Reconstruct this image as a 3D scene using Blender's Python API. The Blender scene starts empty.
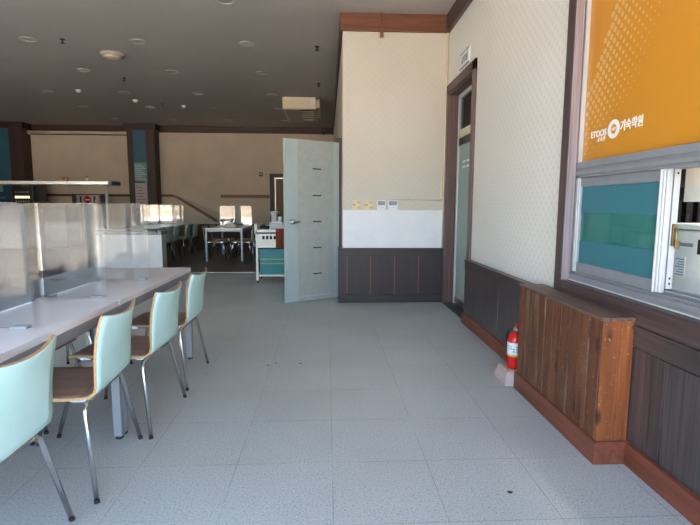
import bpy, bmesh, math, random
from mathutils import Vector, Matrix, Quaternion
random.seed(7)
S = bpy.context.scene
C = S.collection
PI = math.pi

# ------------------------------------------------------------------ camera
cam_d = bpy.data.cameras.new('camera'); cam = bpy.data.objects.new('camera', cam_d); C.objects.link(cam)
S.camera = cam
cam_d.sensor_fit = 'HORIZONTAL'; cam_d.sensor_width = 36.0; cam_d.lens = 475.1 / 700 * 36
cam_d.clip_start = 0.05; cam_d.clip_end = 300
p_, y_, r_, EYE = 0.119374, -0.048105, 0.003468, 2.70684 * 0.45
Rz = Matrix(((math.cos(y_), math.sin(y_), 0), (-math.sin(y_), math.cos(y_), 0), (0, 0, 1)))
Mp = Matrix(((1, 0, 0), (0, -math.sin(p_), -math.cos(p_)), (0, math.cos(p_), -math.sin(p_))))
Rr = Matrix(((math.cos(r_), -math.sin(r_), 0), (math.sin(r_), math.cos(r_), 0), (0, 0, 1)))
W2C = Rr @ Mp @ Rz
mw = Matrix((W2C[0], -W2C[1], -W2C[2])).transposed().to_4x4()
mw.translation = (0, 0, EYE)
cam.matrix_world = mw

# ------------------------------------------------------------------ sky, sun, view
S.view_settings.view_transform = 'Standard'
S.view_settings.look = 'None'
S.view_settings.gamma = 1
S.view_settings.exposure = 0.93
S.view_settings.use_curve_mapping = False
S.cycles.use_denoising = True
S.cycles.max_bounces = 10
S.cycles.diffuse_bounces = 6
S.cycles.glossy_bounces = 4
S.cycles.transparent_max_bounces = 24
S.cycles.caustics_reflective = False
S.cycles.caustics_refractive = False
S.cycles.sample_clamp_indirect = 6

world = bpy.data.worlds.new('sky'); S.world = world; world.use_nodes = True
wn = world.node_tree; wn.nodes.clear()
wo = wn.nodes.new('ShaderNodeOutputWorld'); wb = wn.nodes.new('ShaderNodeBackground')
sk = wn.nodes.new('ShaderNodeTexSky'); sk.sky_type = 'NISHITA'; sk.sun_disc = False
sk.sun_elevation = math.radians(48); sk.sun_rotation = math.radians(20); sk.air_density = 1.0; sk.dust_density = 3.5
wb.inputs['Strength'].default_value = 1.25
wn.links.new(sk.outputs[0], wb.inputs['Color']); wn.links.new(wb.outputs[0], wo.inputs['Surface'])

def light_obj(name, kind, loc, energy, color=(1, 1, 1), rot=None, size=None, sy=None):
    d = bpy.data.lights.new(name, kind); d.energy = energy; d.color = color
    o = bpy.data.objects.new(name, d); C.objects.link(o); o.location = loc
    if rot is not None: o.rotation_euler = rot
    if size:
        d.shape = 'RECTANGLE' if sy else 'SQUARE'; d.size = size
        if sy: d.size_y = sy
    return o

sun = light_obj('sun', 'SUN', (0, -20, 20), 15.0, (1.0, 0.97, 0.92))
sun.data.angle = math.radians(0.6)
sun.rotation_euler = Vector((-0.12, 0.45, -0.95)).to_track_quat('-Z', 'Y').to_euler()

REAR = -1.0
WIN = [(-10.2, -7.4, 2.4), (-7.2, -4.4, 2.4), (-4.2, -1.4, 2.5), (-1.3, 1.40, 3.3)]
WZ0 = 0.06
for a, b, WZ1 in WIN:      # portals in the real window openings
    pl = light_obj('window_portal', 'AREA', ((a + b) / 2, REAR - 0.05, (WZ0 + WZ1) / 2), 1.0, size=b - a, sy=WZ1 - WZ0, rot=(PI / 2, 0, 0))
    pl.data.cycles.is_portal = True

# ------------------------------------------------------------------ materials
def srgb(r, g, b):
    f = lambda c: c / 12.92 if c <= 0.04045 else ((c + 0.055) / 1.055) ** 2.4
    return (f(r / 255), f(g / 255), f(b / 255), 1)

class NT:
    def __init__(s, name):
        s.m = bpy.data.materials.new(name); s.m.use_nodes = True
        s.t = s.m.node_tree; s.b = s.t.nodes.get('Principled BSDF'); s.out = s.t.nodes.get('Material Output')
    def n(s, typ, **kw):
        x = s.t.nodes.new('ShaderNode' + typ)
        for k, v in kw.items(): setattr(x, k, v)
        return x
    def l(s, a, b): s.t.links.new(a, b)
    def math(s, op, a, b=None, c=None):
        x = s.n('Math', operation=op)
        for i, v in enumerate((a, b, c)):
            if v is None: continue
            if hasattr(v, 'links'): s.l(v, x.inputs[i])
            else: x.inputs[i].default_value = v
        return x.outputs[0]
    def mix(s, fac, a, b, blend='MIX'):
        x = s.n('MixRGB', blend_type=blend)
        for i, v in zip((0, 1, 2), (fac, a, b)):
            if hasattr(v, 'links'): s.l(v, x.inputs[i])
            else: x.inputs[i].default_value = v
        return x.outputs[0]
    def ramp(s, f, stops):
        x = s.n('ValToRGB'); e = x.color_ramp.elements
        while len(e) < len(stops): e.new(0.5)
        for i, (pp, c) in enumerate(stops): e[i].position = pp; e[i].color = c
        s.l(f, x.inputs[0]); return x.outputs[0]
    def coord(s, kind='Object', scale=(1, 1, 1)):
        t = s.n('TexCoord'); mp = s.n('Mapping'); mp.inputs['Scale'].default_value = scale
        s.l(t.outputs[kind], mp.inputs[0]); return mp.outputs[0]
    def noise(s, vec, scale, detail=4, rough=0.6):
        x = s.n('TexNoise'); x.inputs['Scale'].default_value = scale; x.inputs['Detail'].default_value = detail; x.inputs['Roughness'].default_value = rough
        s.l(vec, x.inputs['Vector']); return x.outputs[0]
    def sep(s, vec):
        x = s.n('SeparateXYZ'); s.l(vec, x.inputs[0]); return x.outputs

def plain(name, col, rough=0.5, metal=0.0, var=0.06, scale=14, spec=0.5, bump=0.0):
    k = NT(name)
    v = k.coord(); nz = k.noise(v, scale)
    d = tuple(max(0, c * (1 - var * 2)) for c in col[:3]) + (1,); u = tuple(min(1, c * (1 + var)) for c in col[:3]) + (1,)
    k.l(k.ramp(nz, [(0.3, d), (0.7, u)]), k.b.inputs['Base Color'])
    k.b.inputs['Roughness'].default_value = rough; k.b.inputs['Metallic'].default_value = metal
    k.b.inputs['Specular IOR Level'].default_value = spec
    if bump:
        bp = k.n('Bump'); bp.inputs['Strength'].default_value = bump; bp.inputs['Distance'].default_value = 0.003
        k.l(k.noise(v, scale * 8), bp.inputs['Height']); k.l(bp.outputs[0], k.b.inputs['Normal'])
    return k.m

def wood(name, dark, light, axis='z', rough=0.45, fine=60, spec=0.5):
    k = NT(name)
    sc = {'z': (fine, fine, 1.6), 'y': (fine, 1.6, fine), 'x': (1.6, fine, fine)}[axis]
    v = k.coord(scale=sc); nz = k.noise(v, 1.0, 6, 0.65)
    k.l(k.ramp(nz, [(0.3, dark), (0.72, light)]), k.b.inputs['Base Color'])
    k.b.inputs['Roughness'].default_value = rough; k.b.inputs['Specular IOR Level'].default_value = spec
    bp = k.n('Bump'); bp.inputs['Strength'].default_value = 0.15; bp.inputs['Distance'].default_value = 0.002
    k.l(nz, bp.inputs['Height']); k.l(bp.outputs[0], k.b.inputs['Normal'])
    return k.m

def floor_mat():
    k = NT('vinyl_tile'); v = k.coord(); x, y, z = k.sep(v)
    a = k.math('DIVIDE', k.math('SUBTRACT', x, 0.0217), 0.45); b = k.math('DIVIDE', k.math('SUBTRACT', y, 1.690), 0.45)
    fa = k.math('ABSOLUTE', k.math('SUBTRACT', k.math('FRACT', a), 0.5)); fb = k.math('ABSOLUTE', k.math('SUBTRACT', k.math('FRACT', b), 0.5))
    seam = k.math('GREATER_THAN', k.math('MAXIMUM', fa, fb), 0.4968)
    cell = k.n('CombineXYZ'); k.l(k.math('FLOOR', a), cell.inputs[0]); k.l(k.math('FLOOR', b), cell.inputs[1])
    wn_ = k.n('TexWhiteNoise'); k.l(cell.outputs[0], wn_.inputs['Vector'])
    sp = k.noise(v, 120, 3, 0.7)
    base = k.ramp(sp, [(0.33, srgb(118, 126, 126)), (0.43, srgb(178, 185, 185)), (0.60, srgb(192, 199, 199)), (0.72, srgb(218, 224, 224))])
    big = k.noise(v, 1.3, 5, 0.6)
    base = k.mix(k.ramp(big, [(0.4, (0, 0, 0, 1)), (0.75, (0.22, 0.22, 0.22, 1))]), base, srgb(150, 146, 136))
    base = k.mix(k.math('MULTIPLY', wn_.outputs['Value'], 0.10), base, srgb(130, 134, 138))
    smask = k.math('MULTIPLY', seam, k.ramp(k.noise(v, 2.6, 3), [(0.35, (0.1, 0.1, 0.1, 1)), (0.6, (0.65, 0.65, 0.65, 1))]))
    col = k.mix(smask, base, srgb(70, 72, 72))
    k.l(col, k.b.inputs['Base Color'])
    k.l(k.ramp(big, [(0.3, (0.30,) * 3 + (1,)), (0.7, (0.42,) * 3 + (1,))]), k.b.inputs['Roughness'])
    k.b.inputs['Specular IOR Level'].default_value = 0.4
    return k.m

def paper(name, base, mark, pitch, diamond=False, plane='x', soft=0.5):
    """wallpaper with a small repeating motif"""
    k = NT(name); v = k.coord(); X = k.sep(v)
    h = X[1] if plane == 'x' else X[0]; z = X[2]
    u = k.math('DIVIDE', k.math('ADD', h, z), pitch); w = k.math('DIVIDE', k.math('SUBTRACT', h, z), pitch)
    fu = k.math('SUBTRACT', k.math('FRACT', u), 0.5); fw = k.math('SUBTRACT', k.math('FRACT', w), 0.5)
    au = k.math('ABSOLUTE', fu); aw = k.math('ABSOLUTE', fw)
    if diamond:
        m = k.math('GREATER_THAN', k.math('MAXIMUM', au, aw), 0.45)
    else:
        d = k.math('SQRT', k.math('ADD', k.math('MULTIPLY', fu, fu), k.math('MULTIPLY', fw, fw)))
        near = k.math('LESS_THAN', d, 0.33)
        arm = k.math('LESS_THAN', k.math('MINIMUM', k.math('ABSOLUTE', k.math('ADD', fu, k.math('MULTIPLY', fw, 0.3))), k.math('ABSOLUTE', k.math('SUBTRACT', fw, k.math('MULTIPLY', fu, 0.2)))), 0.075)
        m = k.math('MULTIPLY', near, arm)
    nz = k.noise(v, 1.1, 4)
    b2 = tuple(c * 0.93 for c in base[:3]) + (1,)
    bc = k.ramp(nz, [(0.3, b2), (0.7, base)])
    k.l(k.mix(k.math('MULTIPLY', m, soft), bc, mark), k.b.inputs['Base Color'])
    k.b.inputs['Roughness'].default_value = 0.75; k.b.inputs['Specular IOR Level'].default_value = 0.25
    return k.m

def old_pine(name, axis, n_planks, a0, a1, grey, dk, md, lt):
    """varnished knotty pine boards, each its own tone, worn grey in places"""
    k = NT(name); v = k.coord(); X = k.sep(v); h = X[axis]
    idx = k.math('FLOOR', k.math('MULTIPLY', k.math('DIVIDE', k.math('SUBTRACT', h, a0), a1 - a0), n_planks))
    wn_ = k.n('TexWhiteNoise', noise_dimensions='1D'); k.l(idx, wn_.inputs['W'])
    off = k.n('CombineXYZ'); k.l(k.math('MULTIPLY', idx, 3.7), off.inputs[0]); k.l(k.math('MULTIPLY', idx, 1.9), off.inputs[2])
    vv = k.n('VectorMath', operation='ADD'); k.l(v, vv.inputs[0]); k.l(off.outputs[0], vv.inputs[1])
    st = k.n('Mapping'); st.inputs['Scale'].default_value = (26, 26, 1.8); k.l(vv.outputs[0], st.inputs[0])
    g = k.noise(st.outputs[0], 1.0, 6, 0.6)
    col = k.ramp(g, [(0.28, dk), (0.5, md), (0.75, lt)])
    col = k.mix(k.math('MULTIPLY', wn_.outputs['Value'], 0.6), col, srgb(84, 46, 26))
    kn = k.n('Mapping'); kn.inputs['Scale'].default_value = (10, 10, 5.0); k.l(vv.outputs[0], kn.inputs[0])
    vo = k.n('TexVoronoi'); vo.inputs['Scale'].default_value = 1.0; k.l(kn.outputs[0], vo.inputs['Vector'])
    knot = k.ramp(vo.outputs['Distance'], [(0.10, (1, 1, 1, 1)), (0.24, (0, 0, 0, 1))])
    col = k.mix(k.math('MULTIPLY', knot, 0.85), col, srgb(45, 22, 12))
    wr = k.n('Mapping'); wr.inputs['Scale'].default_value = (14, 14, 2.4); k.l(vv.outputs[0], wr.inputs[0])
    worn = k.ramp(k.noise(wr.outputs[0], 1.0, 7, 0.72), [(0.66 - grey * 0.3, (0, 0, 0, 1)), (0.74 - grey * 0.25, (1, 1, 1, 1))])
    col = k.mix(k.math('MULTIPLY', worn, 0.75), col, srgb(128, 108, 88))
    scr = k.ramp(k.noise(v, 70, 4, 0.7), [(0.63, (0, 0, 0, 1)), (0.67, (1, 1, 1, 1))])
    col = k.mix(k.math('MULTIPLY', scr, 0.6), col, srgb(196, 170, 140))
    k.l(col, k.b.inputs['Base Color']); k.b.inputs['Roughness'].default_value = 0.5
    bp = k.n('Bump'); bp.inputs['Strength'].default_value = 0.3; bp.inputs['Distance'].default_value = 0.003
    k.l(g, bp.inputs['Height']); k.l(bp.outputs[0], k.b.inputs['Normal'])
    return k.m

def sheet_glass(name, tint, ior=1.5, haze=0.0, haze_col=(0.9, 0.9, 0.9, 1), rough=0.0, boost=1.0, streak=False):
    """thin clear sheet: see-through, mirror-like at a slant, a trace of dust"""
    k = NT(name); k.t.nodes.remove(k.b)
    tr = k.n('BsdfTransparent'); tr.inputs[0].default_value = tint
    gl = k.n('BsdfGlossy'); gl.inputs['Roughness'].default_value = rough
    fr = k.n('Fresnel'); fr.inputs['IOR'].default_value = ior
    f = k.math('MINIMUM', k.math('MULTIPLY', fr.outputs[0], boost), 1.0)
    m = k.n('MixShader'); k.l(f, m.inputs[0]); k.l(tr.outputs[0], m.inputs[1]); k.l(gl.outputs[0], m.inputs[2])
    last = m.outputs[0]
    if haze:
        df = k.n('BsdfDiffuse'); df.inputs[0].default_value = haze_col
        m2 = k.n('MixShader')
        if streak:
            v = k.coord(scale=(1, 1, 1)); hz = k.ramp(k.noise(v, 3.0, 5, 0.7), [(0.35, (haze * 0.5,) * 3 + (1,)), (0.75, (haze * 1.8,) * 3 + (1,))])
            k.l(hz, m2.inputs[0])
        else: m2.inputs[0].default_value = haze
        k.l(last, m2.inputs[1]); k.l(df.outputs[0], m2.inputs[2]); last = m2.outputs[0]
    k.l(last, k.out.inputs[0])
    return k.m

def orange_film():
    k = NT('orange_film'); v = k.coord(); X = k.sep(v)
    u = k.math('SUBTRACT', 2.83, X[1]); z = X[2]
    # dots on a staggered grid, largest along a slanting edge, dying away to the right and below
    P = 0.040
    a = k.math('DIVIDE', k.math('ADD', u, k.math('MULTIPLY', z, 1.0)), P * 1.4142); b = k.math('DIVIDE', k.math('SUBTRACT', u, z), P * 1.4142)
    fa = k.math('SUBTRACT', k.math('FRACT', a), 0.5); fb = k.math('SUBTRACT', k.math('FRACT', b), 0.5)
    dist = k.math('SQRT', k.math('ADD', k.math('MULTIPLY', fa, fa), k.math('MULTIPLY', fb, fb)))
    ca = k.math('ADD', k.math('FLOOR', a), 0.5); cb = k.math('ADD', k.math('FLOOR', b), 0.5)
    cu = k.math('MULTIPLY', k.math('ADD', ca, cb), P * 0.7071); cz = k.math('MULTIPLY', k.math('SUBTRACT', ca, cb), P * 0.7071)
    # line u = 0.02 + 0.50*(z-1.82): left of it no dots
    d = k.math('SUBTRACT', cu, k.math('ADD', 0.015, k.math('MULTIPLY', k.math('MAXIMUM', k.math('SUBTRACT', cz, 1.82), 0.0), 0.52)))
    below = k.math('MAXIMUM', k.math('SUBTRACT', 1.80, cz), 0.0)
    rad = k.math('SUBTRACT', 0.43, k.math('ADD', k.math('MULTIPLY', d, 0.80), k.math('MULTIPLY', below, 1.0)))
    dot = k.math('MULTIPLY', k.math('LESS_THAN', dist, rad), k.math('GREATER_THAN', d, -0.012))
    col = k.mix(k.math('MULTIPLY', dot, 0.55), srgb(206, 142, 44), srgb(232, 196, 132))
    k.l(col, k.b.inputs['Base Color']); k.b.inputs['Roughness'].default_value = 0.32
    return k.m

M = {}
M['floor'] = floor_mat()
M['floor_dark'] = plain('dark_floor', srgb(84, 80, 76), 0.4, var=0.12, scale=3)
M['ceiling'] = plain('ceiling_paint', srgb(180, 174, 169), 0.8, var=0.03, scale=2)
M['paper_right'] = paper('wallpaper_sprig', srgb(234, 233, 228), srgb(196, 193, 186), 0.075, soft=0.35)
M['paper_front'] = paper('wallpaper_diamond', srgb(206, 200, 189), srgb(222, 217, 207), 0.085, diamond=True, plane='y', soft=0.22)
M['paper_far'] = plain('far_wallpaper', srgb(214, 200, 182), 0.8, var=0.05, scale=1.5)
M['paper_side'] = plain('side_wallpaper', srgb(196, 190, 180), 0.8, var=0.03, scale=2)
M['white_wall'] = plain('white_paint', srgb(232, 234, 238), 0.7, var=0.02, scale=6)
M['pale_patch'] = plain('pale_patch_paint', srgb(186, 184, 168), 0.8, var=0.04)
M['wain'] = wood('dark_wainscot', srgb(46, 38, 37), srgb(96, 85, 83), 'z', 0.28, 55, 0.6)
M['wain_h'] = wood('dark_rail', srgb(46, 37, 37), srgb(92, 80, 78), 'y', 0.38, 55)
M['wain_front'] = wood('dark_wainscot_front', srgb(38, 29, 29), srgb(58, 46, 45), 'z', 0.5, 45)
M['wain_front_h'] = wood('dark_rail_front', srgb(38, 29, 29), srgb(58, 46, 45), 'x', 0.5, 45)
M['joint'] = plain('red_joint', srgb(134, 84, 66), 0.6)
M['skirt'] = wood('red_skirting', srgb(96, 50, 34), srgb(142, 80, 58), 'y', 0.45, 40)
M['crown_red'] = wood('red_crown', srgb(92, 54, 38), srgb(132, 84, 60), 'x', 0.45, 40)
M['crown_dark'] = wood('dark_crown', srgb(62, 42, 40), srgb(92, 66, 60), 'y', 0.45, 40)
M['far_brown'] = wood('far_brown', srgb(52, 34, 28), srgb(78, 54, 44), 'x', 0.5, 30)
M['far_post'] = wood('far_brown_post', srgb(50, 34, 30), srgb(72, 52, 44), 'z', 0.5, 30)
M['jamb'] = wood('jamb_wood', srgb(78, 58, 57), srgb(116, 92, 90), 'z', 0.42, 50)
M['casing'] = wood('window_casing_wood', srgb(56, 42, 42), srgb(96, 80, 80), 'z', 0.42, 60)
M['casing_h'] = wood('window_casing_wood_h', srgb(56, 42, 42), srgb(96, 80, 80), 'y', 0.42, 60)
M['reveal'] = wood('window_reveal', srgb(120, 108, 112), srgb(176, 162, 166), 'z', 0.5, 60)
M['alu'] = plain('grey_aluminium', srgb(150, 154, 160), 0.42, 0.25, var=0.03)
M['alu_white'] = plain('white_aluminium', srgb(204, 206, 208), 0.35, 0.2, var=0.03)
M['alu_dark'] = plain('dark_grey_aluminium', srgb(80, 84, 90), 0.5, 0.2, var=0.03)  # dark grey for the vending cabinet, flap and rack end cap
M['film'] = orange_film()
M['print_white'] = plain('white_print', srgb(240, 240, 236), 0.5, var=0.01)
M['film_blue'] = sheet_glass('blue_film', (0.12, 0.30, 0.36, 1), haze=0.6, haze_col=srgb(84, 150, 164))
M['pane_green'] = sheet_glass('green_pane', (0.40, 0.68, 0.65, 1), haze=0.36, haze_col=srgb(96, 178, 170))
M['teal'] = plain('mint_laminate', srgb(204, 245, 243), 0.38, var=0.03, scale=5)
M['ply_edge'] = plain('plywood_edge', srgb(196, 158, 112), 0.5, var=0.12, scale=90)
M['seat'] = wood('walnut_laminate', srgb(132, 106, 92), srgb(168, 140, 124), 'y', 0.42, 70)
M['chrome'] = plain('chrome', srgb(206, 206, 206), 0.18, 1.0, var=0.03)
M['steel'] = plain('brushed_steel', srgb(188, 190, 188), 0.3, 1.0, var=0.04)
M['table_top'] = plain('white_laminate', srgb(236, 236, 239), 0.25, var=0.02, scale=3)
M['table_edge'] = plain('grey_edge_band', srgb(198, 198, 206), 0.4, var=0.02)
M['table_frame'] = plain('grey_steel_paint', srgb(150, 156, 164), 0.4, 0.3, var=0.03)
M['acrylic'] = sheet_glass('clear_acrylic', (0.95, 0.96, 0.96, 1), 1.52, haze=0.035, haze_col=(0.8, 0.82, 0.84, 1), boost=2.4, streak=True)
M['clip'] = sheet_glass('clear_clip', (0.9, 0.92, 0.93, 1), 1.5, haze=0.35, haze_col=(0.9, 0.92, 0.93, 1))
M['black'] = plain('black_plastic', srgb(28, 28, 30), 0.4)
M['dark_gap'] = plain('dark_gap', srgb(20, 18, 18), 0.8)
M['door_leaf'] = plain('pale_blue_door_paint', srgb(172, 184, 184), 0.4, var=0.03, scale=4)
M['door_panel'] = plain('grey_door_panel', srgb(166, 172, 168), 0.5, var=0.05, scale=10)
M['rubber'] = plain('rubber', srgb(40, 40, 42), 0.7)
M['red'] = plain('extinguisher_red', srgb(206, 32, 24), 0.25, var=0.03)
M['label_white'] = plain('label_white', srgb(226, 228, 226), 0.5)
M['label_blue'] = plain('label_print_blue', srgb(96, 140, 170), 0.5)
M['yellow'] = plain('yellow_band', srgb(226, 190, 50), 0.5)
M['stand'] = plain('pinkish_plastic', srgb(190, 170, 162), 0.55, var=0.05)
M['stand_mark'] = plain('embossed_mark', srgb(214, 200, 192), 0.5)
M['beige_plate'] = plain('yellowed_switch', srgb(222, 206, 172), 0.45, var=0.05)
M['beige_dark'] = plain('yellowed_switch_gap', srgb(200, 176, 132), 0.5)
M['screen_grey'] = plain('lcd_grey', srgb(136, 142, 150), 0.25)
M['paint_white'] = plain('white_enamel', srgb(226, 224, 218), 0.35, var=0.03)
M['cream'] = plain('cream_plastic', srgb(226, 214, 188), 0.45, var=0.03)
M['grille'] = plain('grille_dark', srgb(44, 42, 40), 0.6)
M['teal_bin'] = plain('teal_plastic', srgb(0, 120, 128), 0.4, var=0.04)
M['yellow_rim'] = plain('yellowgreen_stripe', srgb(178, 178, 70), 0.5)
M['cloth'] = plain('rust_cloth', srgb(158, 84, 68), 0.9, var=0.15, scale=60, bump=0.4)
M['olive'] = plain('olive_door', srgb(126, 94, 52), 0.5)
M['blue_col'] = plain('blue_panel', srgb(46, 98, 122), 0.5, var=0.06, scale=3)
M['blue_light'] = plain('light_blue_poster', srgb(108, 158, 172), 0.5)
M['blue_dark'] = plain('navy_poster', srgb(34, 70, 96), 0.5)
M['pink_paper'] = plain('pinkish_paper', srgb(196, 182, 186), 0.6)
M['ink'] = plain('ink', srgb(80, 78, 88), 0.6)
M['red_ink'] = plain('red_ink', srgb(150, 34, 34), 0.6)
M['frosted'] = sheet_glass('frosted_glass', (0.50, 0.62, 0.60, 1), haze=0.65, haze_col=srgb(186, 208, 202), rough=0.15)
M['clear'] = sheet_glass('clear_pane', (0.86, 0.90, 0.89, 1))
M['sand'] = plain('dry_ground', srgb(196, 182, 162), 0.95, var=0.2, scale=0.4)
M['hill'] = plain('winter_hillside', srgb(160, 140, 112), 0.95, var=0.3, scale=0.25)
M['brass'] = plain('aged_brass', srgb(150, 130, 90), 0.35, 0.8)
M['lamp_off'] = plain('lamp_diffuser', srgb(176, 172, 160), 0.4)
M['light_rim'] = plain('downlight_rim', srgb(188, 184, 176), 0.5)
M['grey_counter'] = plain('counter_grey', srgb(96, 100, 104), 0.3, 0.5)
M['pine_front'] = old_pine('old_pine_front', 1, 10, 2.095, 3.03, 0.35, srgb(58, 32, 20), srgb(112, 66, 42), srgb(140, 88, 56))
M['pine_end_lit'] = old_pine('old_pine_end_lit', 0, 2.0, 1.27, 1.42, 0.05, srgb(98, 48, 24), srgb(150, 82, 42), srgb(178, 106, 58))  # brighter than the front boards: daylight on this end is in the colour
M['worn_top'] = wood('worn_brown_top', srgb(74, 54, 48), srgb(124, 98, 86), 'y', 0.5, 50)
def emit(name, col, st):
    k = NT(name); k.b.inputs['Base Color'].default_value = col
    k.b.inputs['Emission Color'].default_value = col; k.b.inputs['Emission Strength'].default_value = st
    return k.m
M['lit'] = emit('lit_display', srgb(255, 224, 180), 1.2)
M['tube_lit'] = emit('lit_tube', (1, 0.97, 0.92, 1), 4.0)

# ------------------------------------------------------------------ mesh helpers
def box(bm, x0, y0, z0, x1, y1, z1, mi=0, bevel=0.0):
    vs = [bm.verts.new((x, y, z)) for z in (z0, z1) for x, y in ((x0, y0), (x1, y0), (x1, y1), (x0, y1))]
    fs = [bm.faces.new([vs[i] for i in q]) for q in ((3, 2, 1, 0), (4, 5, 6, 7), (0, 1, 5, 4), (1, 2, 6, 5), (2, 3, 7, 6), (3, 0, 4, 7))]
    for f in fs: f.material_index = mi
    if bevel:
        es = list({e for f in fs for e in f.edges})
        r = bmesh.ops.bevel(bm, geom=es, offset=bevel, segments=2, affect='EDGES', profile=0.5)
        for f in r['faces']: f.material_index = mi
    return bm

def ring(bm, c, u, v, r, n): return [bm.verts.new(c + (u * math.cos(2 * PI * i / n) + v * math.sin(2 * PI * i / n)) * r) for i in range(n)]

def tube(bm, pts, r, n=10, mi=0, cap=True, rs=None):
    pts = [Vector(p) for p in pts]; rings = []; up = None
    for i, p in enumerate(pts):
        t = (pts[min(i + 1, len(pts) - 1)] - pts[max(i - 1, 0)]).normalized()
        if up is None:
            up = Vector((0, 0, 1)) if abs(t.z) < 0.9 else Vector((1, 0, 0))
        u = t.cross(up)
        if u.length < 1e-4: u = t.orthogonal()
        u.normalize(); v = u.cross(t).normalized(); up = v
        rings.append(ring(bm, p, u, v, rs[i] if rs else r, n))
    for a, b in zip(rings, rings[1:]):
        for i in range(n):
            f = bm.faces.new((a[i], a[(i + 1) % n], b[(i + 1) % n], b[i])); f.smooth = True; f.material_index = mi
    if cap:
        for q in (rings[0][::-1], rings[-1]):
            f = bm.faces.new(q); f.material_index = mi
    return bm

def lathe(bm, prof, c=(0, 0, 0), n=24, mi=0, axis='z'):
    c = Vector(c); rows = []
    for r, h in prof:
        if r < 1e-5: rows.append([bm.verts.new(c + (Vector((0, 0, h)) if axis == 'z' else Vector((0, h, 0)) if axis == 'y' else Vector((h, 0, 0))))])
        else:
            row = []
            for i in range(n):
                ca, sa = r * math.cos(2 * PI * i / n), r * math.sin(2 * PI * i / n)
                row.append(bm.verts.new(c + (Vector((ca, sa, h)) if axis == 'z' else Vector((ca, h, sa)) if axis == 'y' else Vector((h, ca, sa)))))
            rows.append(row)
    for a, b in zip(rows, rows[1:]):
        if len(a) == 1 and len(b) == 1: continue
        for i in range(n):
            j = (i + 1) % n
            q = (a[0], b[j], b[i]) if len(a) == 1 else (a[i], a[j], b[0]) if len(b) == 1 else (a[i], a[j], b[j], b[i])
            f = bm.faces.new(q); f.smooth = True; f.material_index = mi
    if len(rows[0]) > 1: bm.faces.new(rows[0][::-1]).material_index = mi
    if len(rows[-1]) > 1: bm.faces.new(rows[-1]).material_index = mi
    return bm

def prism(bm, poly, a, b, axis='y', mi=0):
    """poly (p,q) extruded from a to b along axis; axis y -> (x,z); x -> (y,z); z -> (x,y)"""
    f3 = {'y': lambda p, q, t: (p, t, q), 'x': lambda p, q, t: (t, p, q), 'z': lambda p, q, t: (p, q, t)}[axis]
    A = [bm.verts.new(f3(p, q, a)) for p, q in poly]; B = [bm.verts.new(f3(p, q, b)) for p, q in poly]
    n = len(poly)
    fs = [bm.faces.new(A), bm.faces.new(B[::-1])] + [bm.faces.new((A[i], B[i], B[(i + 1) % n], A[(i + 1) % n])) for i in range(n)]
    for f in fs: f.material_index = mi
    return bm

def rrect(p0, q0, p1, q1, r, corners=(1, 1, 1, 1), n=5):
    """rounded rectangle outline; corners flags for (p0q0, p1q0, p1q1, p0q1)"""
    out = []
    for (cx, cy, px, py, a0), fl in zip(((p0 + r, q0 + r, p0, q0, PI), (p1 - r, q0 + r, p1, q0, 1.5 * PI), (p1 - r, q1 - r, p1, q1, 0), (p0 + r, q1 - r, p0, q1, 0.5 * PI)), corners):
        if fl: out += [(cx + r * math.cos(a0 + PI / 2 * i / n), cy + r * math.sin(a0 + PI / 2 * i / n)) for i in range(n + 1)]
        else: out.append((px, py))
    return out

def B(): return bmesh.new()

def obj(name, bm, mats, parent=None, label=None, off=None):
    bmesh.ops.recalc_face_normals(bm, faces=bm.faces[:])
    if off is not None: bmesh.ops.translate(bm, vec=Vector(off), verts=bm.verts[:])
    me = bpy.data.meshes.new(name); bm.to_mesh(me); bm.free()
    for m in (mats if isinstance(mats, (list, tuple)) else [mats]): me.materials.append(M[m])
    o = bpy.data.objects.new(name, me); C.objects.link(o)
    if parent: o.parent = parent
    if label: o['label'] = label
    return o

def thing(name, label, cat, loc=(0, 0, 0), rz=0.0, group=None):
    o = bpy.data.objects.new(name, None); C.objects.link(o); o.location = loc; o.rotation_euler = (0, 0, rz)
    o.empty_display_size = 0.1
    return tag(o, label, cat, group)

def tag(o, label, cat, group=None):
    o['label'] = label; o['category'] = cat
    if group: o['group'] = group
    return o

def struct(name, bm, mats, parent=None):
    o = obj(name, bm, mats, parent)
    if not parent: o['kind'] = 'structure'
    return o

def dup(root, loc, rz, label, group=None):
    r = root.copy(); C.objects.link(r); r.location = loc; r.rotation_euler = (0, 0, rz); r['label'] = label
    if group: r['group'] = group
    for ch in list(root.children):
        c = ch.copy(); C.objects.link(c); c.parent = r
        for g in list(ch.children):
            d = g.copy(); C.objects.link(d); d.parent = c
    return r

def text_bm(s, size, extrude=0.001, align='CENTER', xs=1.0, bold=0.0):
    """built-in font lettering as mesh, lying in local x/y, facing +z"""
    cu = bpy.data.curves.new('lettering', 'FONT'); cu.body = s; cu.size = size; cu.extrude = extrude; cu.align_x = align; cu.resolution_u = 3; cu.offset = bold
    o = bpy.data.objects.new('lettering', cu); C.objects.link(o)
    dg = bpy.context.evaluated_depsgraph_get(); me = bpy.data.meshes.new_from_object(o.evaluated_get(dg))
    bm = bmesh.new(); bm.from_mesh(me)
    bpy.data.objects.remove(o); bpy.data.curves.remove(cu); bpy.data.meshes.remove(me)
    if xs != 1.0: bmesh.ops.scale(bm, vec=(xs, 1, 1), verts=bm.verts[:])
    for f in bm.faces: f.material_index = 0
    return bm

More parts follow.
